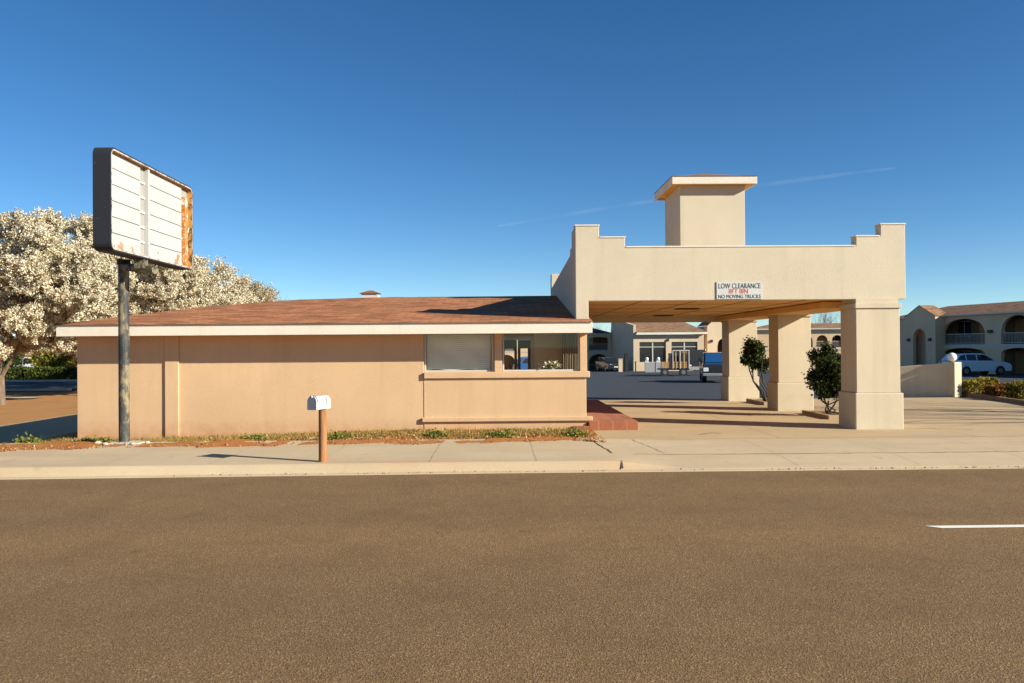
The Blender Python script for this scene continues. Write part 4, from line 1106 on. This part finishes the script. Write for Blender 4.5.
# flared buttress side wall
m = MB(); m.add([(bc0 + .0, YF - .0, zgc-.1), (bc0 - .55, 108, zgc-.1), (bc0 - .3, 108, ZA(617, 323, 108) + .6), (bc0 + .0, YF, ZA(633, 325, YF)), (bc0+.3, YF, zgc-.1), (bc0+.3, 108, zgc-.1), (bc0+.3, 108, ZA(617, 323, 108) + .6), (bc0+.3, YF, ZA(633, 325, YF))],
      [(0,3,2,1),(4,5,6,7),(0,4,7,3),(3,7,6,2),(2,6,5,1)])
m.M = None
P(m.build('side_wall', M['motel_bright']), cb).location.z += 0
for (a, b) in ((w1, w2), (w3, w4)):
    wi = P(MB().box(a, b, YF + .15, YF + .18, zw0, zw1).build('window', M['dark_glass']), cb)
    f = MB(); c_ = (a + b) / 2
    f.box(c_ - .07, c_ + .07, YF + .08, YF + .148, zw0, zw1); f.box(a, c_ - .071, YF + .09, YF + .148, zw1 - .62, zw1 - .54); f.box(c_ + .071, b, YF + .09, YF + .148, zw1 - .62, zw1 - .54)
    P(f.build('frame', M['pane_trim']), wi)
m = MB(); m.add([(bc0 + .31, YF - .5, ztopc + .25), (bc1 + .3, YF - .5, ztopc + .25), (bc1 - 1.2, YF + 6, ZA(665, 321, YF + 6)), (bc0 + .31, YF + 6, ZA(665, 321, YF + 6)), (bc0 + .31, 104, ztopc + .25), (bc1 + .3, 104, ztopc + .25)], [(0, 1, 2, 3), (1, 5, 2), (3, 2, 5, 4)])
P(m.build('roof', M['shingle_tan']), cb)
P(MB().box(bc0 + .31, bc1 + .3, YF - .5, YF - .4, ztopc + .02, ztopc + .24).build('fascia', M['trim_cream']), cb)
P(MB().box(bc0 + .31, bc1 + .25, YF - .39, YF - .003, ztopc + .1, ztopc + .13).build('eave_soffit', M['soffit']), cb)
# wall lamp
P(MB().box(XA(668, YF) - .12, XA(668, YF) + .12, YF - .15, YF - .002, ZA(668, 341, YF), ZA(668, 339, YF)).build('wall_lamp', M['dark_metal']), cb)

# gabled stair block behind the trucks (lit)
Y2 = 97.
gx0, gx1 = XA(707.5, Y2), XA(738, Y2); gz0 = G(25, Y2)
sb = empty('stair_block', (gx0, Y2, gz0), 0, 'sunlit gabled stair block with an arch behind the blue truck', 'building')
m = MB(); xa0, xa1 = XA(717.5, Y2) - gx0, XA(727, Y2) - gx0
mm = MB(Matrix.Translation((gx0, Y2, 0))); arcade(mm, 0, gx1 - gx0, gz0 - .1, 4.3, .3, [(xa0, xa1, gz0 - .1, 1.8, .9)])
mm.prism([(0, 4.301), (gx1 - gx0, 4.301), ((gx1 - gx0) / 2, 6.0)], 0, .3); mm.box(0, .25, .301, 5, gz0 - .1, 4.3); mm.box(gx1-gx0-.25, gx1-gx0, .301, 5, gz0-.1, 4.3)
P(mm.build('wall', M['motel_bright']), sb)
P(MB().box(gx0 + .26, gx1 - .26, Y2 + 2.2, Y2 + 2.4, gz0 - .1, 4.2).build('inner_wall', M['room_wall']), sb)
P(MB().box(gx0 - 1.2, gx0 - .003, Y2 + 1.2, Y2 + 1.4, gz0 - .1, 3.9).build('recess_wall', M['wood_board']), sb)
P(MB(Matrix.Translation((gx0, Y2, 0))).add([(0, -.1, 4.35), ((gx1-gx0)/2, -.1, 6.08), ((gx1-gx0)/2, 5, 6.08), (0, 5, 4.35), (gx1-gx0, -.1, 4.35), (gx1-gx0, 5, 4.35)], [(0, 1, 2, 3), (1, 4, 5, 2)]).build('roof', M['shingle_tan']), sb)
P(MB().box(XA(711.5, Y2) - .15, XA(711.5, Y2) + .15, Y2 - .15, Y2 - .002, 2.3, 2.6).build('wall_lamp', M['dark_metal']), sb)

# left rear wing with balcony, partly hidden by the office
p3 = Vector((XA(470, 107), 107, 0)); d3 = Vector((1, .0))
L3_ = XA(611.5, 107) - p3.x
zg3 = G(10, 107); zf3 = 1.25
pers = [lx(u, p3, d3) for u in (497, 515, 530, 549, 563, 583, 589, 608)]
o3 = [(pers[0], pers[1]), (pers[2], pers[3]), (pers[4], pers[5]), (pers[6], pers[7])]
wing('motel_wing', p3, d3, L3_, zg3, 3.5, [(a, b, zg3, -.1, .95) for a, b in o3], [(a, b, zf3 + .1, 2.95, .2) for a, b in o3], 'far pale motel wing with a dark railed balcony just right of the office corner', zf3, M['motel_wall'], mottled('dark_roof', (.07, .055, .05), .2), .9, depth=6, bay=3.3)

# ------------------------------------------------------------------ vehicles
def wheels(root, xs_, hw, r, wd=.22, z=0):
    for x in xs_:
        for s_ in (-1, 1):
            y = s_ * (hw - wd / 2 + .01)
            t = MB(); t.cyl((x, y, r), (0, 1, 0), r, wd, 24); wo = t.build('wheel', M['black'], root, bevel=.02)
            t = MB(); t.cyl((x, y + s_ * (wd/2 + .004), r), (0, 1, 0), r * .6, .012, 18); t.cyl((x, y + s_ * (wd/2 + .012), r), (0, 1, 0), r * .16, .03, 10)
            t.build('rim', M['chrome'], wo)
def arch_profile(pts, wxs, r, zb):
    """side outline (x,z) going along the bottom with wheel arches cut out"""
    out = []
    bottom = []
    for wx_ in sorted(wxs):
        bottom.append((wx_ - r, zb))
        for k in range(1, 8): a = math.pi - math.pi * k / 8; bottom.append((wx_ + r * math.cos(a), max(zb, zb + r * math.sin(a) * 1.0)))
        bottom.append((wx_ + r, zb))
    return bottom
def car(root, paint, L=4.65, Wd=1.86, prof='suv'):
    hw = Wd / 2; r = .34; zb = .32; wxs = (-L*.30, L*.305)
    bot = arch_profile([], wxs, .41, zb)
    top = [(L*.5, .42), (L*.5, .70), (L*.475, .86), (L*.40, .98), (L*.20, 1.07), (-L*.44, 1.12), (-L*.495, 1.02), (-L*.5, .5), (-L*.49, zb)]
    poly = bot + [(L*.485, zb)] + top
    # section loft: three slices for rounded flanks
    n = len(poly); sl_ = [(-hw, .965), (-hw*.985, 1.0), (-hw*.6, 1.01), (hw*.6, 1.01), (hw*.985, 1.0), (hw, .965)]
    m = MB(); vs = []
    for (y, k) in sl_:
        vs += [(x * k, y, .62 + (z - .62) * k) for x, z in poly]
    m.add(vs, [(j*n+i, j*n+(i+1) % n, (j+1)*n+(i+1) % n, (j+1)*n+i) for j in range(len(sl_)-1) for i in range(n)] + [tuple(range(n-1, -1, -1)), tuple(range((len(sl_)-1)*n, len(sl_)*n))])
    body = m.build('body', paint, root)
    g = [(L*.235, 1.06), (L*.075, 1.60), (-L*.02, 1.66), (-L*.30, 1.66), (-L*.40, 1.60), (-L*.475, 1.12)]
    def tap(z): return hw * (.93 - .22 * (z - 1.05) / .6)
    m = MB(); k = len(g)
    vs = [(x, -tap(z), z) for x, z in g] + [(x, tap(z), z) for x, z in g]
    m.add(vs, [(i, (i+1) % k, (i+1) % k + k, i + k) for i in range(k)] + [tuple(range(k-1, -1, -1)), tuple(range(k, 2*k))])
    cab = m.build('cabin', paint, body, bevel=.04)
    for s_ in (-1, 1):
        for wn in ([(L*.20, 1.10), (L*.065, 1.54), (-L*.085, 1.58), (-L*.085, 1.12)], [(-L*.10, 1.12), (-L*.10, 1.58), (-L*.27, 1.58), (-L*.27, 1.14)], [(-L*.285, 1.14), (-L*.285, 1.575), (-L*.37, 1.5), (-L*.43, 1.18)]):
            q = [(x, s_ * (tap(z) + .008), z) for x, z in wn]
            MB().add(q, [(0, 1, 2, 3) if s_ > 0 else (3, 2, 1, 0)]).build('side_window', M['car_glass'], cab)
        m = MB(); m.box(L*.19, L*.225, s_*hw*.98 - .02, s_*hw*.98 + s_*.14, 1.06, 1.18); m.build('mirror', paint, body, bevel=.02)
        MB().box(L*.455, L*.482, s_*hw*.62 - .16, s_*hw*.62 + .16, .72, .86).build('headlight', M['headlight'], body, bevel=.01)
        MB().box(-L*.503, -L*.485, s_*hw*.72 - .12, s_*hw*.72 + .12, .85, 1.05).build('taillight', M['taillight'], body, bevel=.01)
        m = MB(); m.box(-L*.06, -L*.02, s_*(hw+.004)-.008, s_*(hw+.004)+.008, .93, .955); m.build('handle', paint, body)
    q = [(L*.222, 0, 1.10), (L*.085, 0, 1.585)]
    MB().add([(L*.232, -tap(1.1)*.9, 1.085), (L*.232, tap(1.1)*.9, 1.085), (L*.088, tap(1.56)*.92, 1.57), (L*.088, -tap(1.56)*.92, 1.57)], [(0, 1, 2, 3)]).build('windscreen', M['car_glass'], cab).location.x += .02
    MB().box(L*.49, L*.503, -hw*.5, hw*.5, .45, .72).build('grille', M['dark_metal'], body)
    MB().box(L*.5, L*.512, -.26, .26, .5, .62).build('number_plate', M['white'], body)
    wheels(root, wxs, hw, r)
cp_ = at(975, 376, 60)
suv = empty('parked_car', (cp_.x, 60, G(cp_.x, 60) + .01), R(6), 'pale silver-white estate car parked in front of the shaded arches at the right', 'car')
car(suv, M['car_white'])
c2_ = at(608, 370, 94)
suv2 = empty('parked_car', (c2_.x, 93, G(c2_.x, 93) + .01), R(-78), 'dark car with bright headlights facing the camera right of the office corner', 'car')
car(suv2, M['car_dark'])
c3_ = at(545, 366, 60)
bl = empty('parked_car', (c3_.x, 60, G(c3_.x, 60) + .01), R(12), 'blue car glimpsed through the glazed back door of the office', 'car')
car(bl, M['car_blue'])

c4 = at(33, 372, 68)
pc = empty('parked_car', (c4.x, 68, G(c4.x, 68) + .01), R(4), 'pale car whose roof shows above the hedge at the far left', 'car')
car(pc, M['car_white'])
# blue pickup facing the camera
def pickup(root):
    Wd = 1.95; hw = Wd/2; L = 5.2
    m = MB()   # local: front faces -y
    m.prismx([(-2.6, .45), (-2.6, .95), (-2.45, 1.08), (-1.25, 1.18), (-1.2, .95), (2.6, .95), (2.6, .45)], -hw, hw)
    b = m.build('body', M['car_dark'], root, bevel=.05)
    m = MB(); m.prismx([(-1.3, 1.16), (-.62, 1.74), (.55, 1.76), (.75, 1.1), (-1.2, 1.0)], -hw*.88, hw*.88); c = m.build('cabin', M['car_dark'], b, bevel=.05)
    MB().add([(-hw*.8, -1.29, 1.19), (hw*.8, -1.29, 1.19), (hw*.74, -.68, 1.70), (-hw*.74, -.68, 1.70)], [(0, 1, 2, 3)]).build('windscreen', M['car_glass_reflect'], c).location.y = -.025
    MB().box(-hw, -hw + .08, .8, 2.6, .952, 1.2).box(hw - .08, hw, .8, 2.6, .952, 1.2).box(-hw + .081, hw - .081, 2.52, 2.6, .952, 1.2).build('truck_bed', M['car_dark'], b)
    MB().box(-.62, .62, -2.64, -2.61, .62, .92).build('grille', M['dark_metal'], b)
    MB().box(-hw, hw, -2.75, -2.62,   .42, .58).build('bumper', M['grey_metal'], b, bevel=.02)
    for s_ in (-1, 1):
        MB().box(s_*.8 - .14, s_*.8 + .14, -2.64, -2.6, .68, .9).build('headlight', M['headlight'], b, bevel=.01)
        MB().box(s_*(hw+.1) - .1, s_*(hw+.1) + .1, -1.05, -.98, 1.2, 1.45).build('mirror', M['dark_metal'], b)
    for y in (-1.7, 1.7):
        for s_ in (-1, 1):
            t = MB(); t.cyl((s_*(hw - .12), y, .4), (1, 0, 0), .4, .25, 22); wo = t.build('wheel', M['black'], root)
            t = MB(); t.cyl((s_*(hw + .01), y, .4), (1, 0, 0), .22, .02, 16); t.build('rim', M['chrome'], wo)
M['car_glass_reflect'] = NT('blue_reflection_windscreen').set((.015, .07, .2), .08)  # blue reflection on the windscreen painted in as glass colour
pk = at(727, 380, 46)
pu = empty('pickup_truck', (pk.x, 48.0, G(pk.x, 47) + .01), R(-12), 'dark pickup truck with a blue-reflecting windscreen facing the camera beside the farthest column', 'truck')
pickup(pu)
# enclosed dark trailer
tp = at(696.5, 374, 66)
bt = empty('box_trailer', (tp.x, 66, G(tp.x, 66)), 0, 'black enclosed cargo trailer between the stake trailer and the pickup', 'trailer')
MB().box(-.75, .8, 0, 3.2, .42, 2.15).build('body', M['car_dark'], bt, bevel=.05)
MB().box(-.66, .6, -.02, -.001, .45, .75).build('stone_guard', M['grey_metal'], bt)
for s_ in (-1, 1):
    t = MB(); t.cyl((s_*.72, 1.2, .34), (1, 0, 0), .34, .2, 18); t.build('wheel', M['black'], bt)
    MB().box(s_*.5-.08, s_*.5+.08, -.03, -.021, .8, .9).build('marker_light', M['headlight'], bt)
MB().tube([(-.3, 0, .45), (0, -1.1, .45)], .04, 6).tube([(.3, 0, .45), (0, -1.1, .45)], .04, 6).build('drawbar', M['grey_metal'], bt)
# stake trailer with ramp gate and timber
t0 = at(676, 375, 64)
stt = empty('utility_trailer', (t0.x, 64, G(t0.x, 64)), 0, 'open utility trailer with timber sides and a white mesh ramp gate', 'trailer')
MB().box(-1.2, 1.1, 0, 1.6, .5, .62).build('deck', M['dark_metal'], stt)
m = MB()
for z in (.68, .86, 1.04): m.box(-1.2, 1.1, -.03, -.001, z, z + .13)
m.build('side_boards', M['wood_board'], stt)
m = MB()
for x in (-.28, .30, 1.02): m.box(x, x + .06, -.09, -.035, .62, 2.05)
m.box(-.28, 1.08, -.092, -.033, 2.051, 2.11)
for x in (.0, .62): m.box(x, x + .025, -.08, -.04, .62, 2.05)
m.build('ramp_gate', M['pane_trim'], stt)
m = MB()
for x in (-1.1, -.8, -.55, .0, .4, .75): m.tube([(x, .5, .62), (x + .05, .45, 1.9 if x > -.3 else 1.45)], .05, 5)
m.build('load', M['wood_board'], stt)
MB().box(-.3, 1.05, .7, 1.5, .625, 1.85).build('dark_filler', M['black'], stt, bevel=.02)  # black box added to darken the trailer behind the gate
for x in (-.95, .55):
    t = MB(); t.cyl((x, -.12, .33), (0, 1, 0), .33, .2, 20); wo = t.build('wheel', M['black'], stt)
    t = MB(); t.cyl((x, -.23, .33), (0, 1, 0), .17, .02, 14); t.build('rim', M['chrome'], wo)
MB().box(-.52, -.36, -.05, .3, .5, 1.85).build('jack', M['dark_metal'], stt)

# low grey wall with two globe lamps
gw0, gw1 = XA(645, 84), XA(668, 84); zz0 = G(16, 84)
lw = MB(); lw.box(gw0, gw1, 84, 84.3, zz0 - .1, zz0 + 1.05); lw.box(XA(656, 84) - .05, XA(656, 84) + .05, 83.96, 83.999, zz0, zz0 + 1.05)
tag(lw.build('low_wall', M['grey_metal']), 'low grey wall carrying two globe lamps before the dark windows', 'wall')
for (u, l) in ((646, 'left one of two small white globe lamps on the low grey wall'), (657.5, 'right one of two small white globe lamps on the low grey wall')):
    g_ = empty('globe_lamp', (XA(u, 84) + .1, 84.15, zz0 + 1.05), 0, l, 'lamp', 'small globe lamps on the low grey wall')
    MB().box(-.2, .2, -.12, .12, 0, .2).build('base', M['white'], g_)
    m = MB(); m.ball((0, 0, .36), .19, 12, 8); m.build('globe', M['globe'], g_, smooth=True)
b0 = XA(620.5, 88); tag(MB().box(b0 - .22, b0 + .22, 88, 88.4, G(b0, 88) - .05, ZA(620, 359.5, 88)).box(b0 - .25, b0 + .25, 87.97, 88.43, ZA(620, 359.5, 88) + .001, ZA(620, 359.5, 88) + .08).build('gate_pillar', M['motel_bright']), 'short cream pillar in front of the shaded side wall', 'pillar')
b0 = XA(626.5, 89); tag(MB().box(b0 - .2, b0 + .2, 89, 89.5, G(b0, 89) - .05, ZA(626, 353, 89)).box(b0 - .15, b0 + .15, 88.98, 88.999, ZA(626, 366, 89), ZA(626, 355, 89)).build('utility_cabinet', M['dark_metal']), 'narrow dark utility cabinet right of the short cream pillar', 'cabinet')
# fire hydrant-like stand pipe near the corner of the sunlit building
b0 = XA(635.5, 90); m = MB(); z_ = G(b0, 90); m.tube([(b0, 90, z_), (b0, 90, z_ + .9), (b0, 90, z_ + 1.0)], [.07, .07, .03], 8); m.ball((b0, 90, z_ + 1.05), .12, 8, 6)
tag(m.build('standpipe', M['dark_metal']), 'thin dark standpipe at the corner of the sunlit building', 'pipe')

# ------------------------------------------------------------------ bare trees behind the roofs, and one outside the frame
def bare_tree(x, y, H, seed, label, depth=5, group='bare trees behind the motel roofs'):
    rnd = random.Random(seed); t = empty('bare_tree', (x, y, G(x, y)), 0, label, 'tree', group)
    m = MB(); m.tube([(0, 0, -.2), (0, .05, H*.15), (.05, 0, H*.3)], [.22, .18, .15], 7)
    m.build('trunk', M['bark'], t); c = MB(); tips = []
    for k in range(5):
        a = k * 1.3 + rnd.random(); branches(c, (.03, 0, H*(.22 + .02*k)), (math.cos(a)*.6, math.sin(a)*.6, 1.1), H*.24, .13, depth, tips, rnd, .42, .22, 5, (2, 3))
    c.build('crown', M['twig'], t)
bare_tree(XA(823, 112), 112, 8.6, 21, 'bare tree above the distant arches, seen left in the gap between columns')
bare_tree(XA(837, 110), 110, 8.2, 22, 'bare tree above the distant arches, seen right beside the nearest column')
bare_tree(XA(597, 118), 118, 6.4, 23, 'bare tree above the far balcony right of the office corner')
bare_tree(XA(706, 110), 110, 6.6, 24, 'bare tree between the sunlit building and the gabled stair block')
bare_tree(23.5, 17.2, 8.5, 31, 'bare tree just outside the right edge that throws streaky shadows on the driveway', 4, None)
bare_tree(21.6, 15.6, 7.0, 33, 'nearer bare tree outside the right edge whose shadow streaks end by the nearest column', 4, None)

# contrail
M['contrail'] = None
t = NT('contrail_ice'); t.nt.nodes.remove(t.b)
tr = t.n('ShaderNodeBsdfTransparent'); df = t.n('ShaderNodeBsdfDiffuse'); df.inputs[0].default_value = (.9, .9, .9, 1)
mx = t.n('ShaderNodeMixShader'); n_ = t.noise(.004, 4, .6); r0 = t.ramp(n_, [(.35, (0, 0, 0)), (.7, (.03, .03, .03))]); t.l(r0, mx.inputs[0]); t.l(tr.outputs[0], mx.inputs[1]); t.l(df.outputs[0], mx.inputs[2]); t.l(mx.outputs[0], t.out.inputs[0])
M['contrail'] = t.mat
m = MB(); m.tube([at(498, 226, 4000), at(600, 209, 4000), at(720, 190, 4000), at(800, 180, 4000), at(895, 168, 4000)], [6, 11, 9, 12, 5], 8)
tag(m.build('contrail', M['contrail'], smooth=True), 'faint white contrail crossing the blue sky behind the roof tower', 'contrail')

# ------------------------------------------------------------------ light
sunv = Vector((1, -.46, .49)).normalized()
el = math.asin(sunv.z); az = math.atan2(sunv.x, sunv.y)
sl_ = bpy.data.lights.new('sun', 'SUN'); sl_.energy = 5.0; sl_.angle = R(.5); sl_.color = (1, .95, .79)
so = bpy.data.objects.new('sun', sl_); col.objects.link(so); so.rotation_euler = sunv.to_track_quat('Z', 'Y').to_euler()
W = bpy.data.worlds.new('World'); S.world = W; W.use_nodes = True
nt = W.node_tree; bg = nt.nodes['Background']; sk = nt.nodes.new('ShaderNodeTexSky'); sk.sky_type = 'NISHITA'; sk.sun_disc = False
sk.sun_elevation = el; sk.sun_rotation = az; sk.air_density = 1.0; sk.dust_density = .0; sk.ozone_density = 1.0; sk.altitude = 3500
tn_ = nt.nodes.new('ShaderNodeMix'); tn_.data_type = 'RGBA'; tn_.blend_type = 'MULTIPLY'; tn_.inputs[0].default_value = 1; tn_.inputs[7].default_value = (.82, .95, 1.0, 1)
hs = nt.nodes.new('ShaderNodeHueSaturation'); hs.inputs['Saturation'].default_value = 1.3
nt.links.new(sk.outputs[0], hs.inputs['Color']); nt.links.new(hs.outputs[0], tn_.inputs[6]); nt.links.new(tn_.outputs[2], bg.inputs[0]); bg.inputs[1].default_value = .07
S.view_settings.view_transform = 'Standard'; S.view_settings.look = 'None'; S.view_settings.gamma = 1; S.view_settings.exposure = .95
S.render.engine = 'CYCLES'; S.render.resolution_x = 1024; S.render.resolution_y = 683
S.cycles.max_bounces = 8; S.cycles.transparent_max_bounces = 12
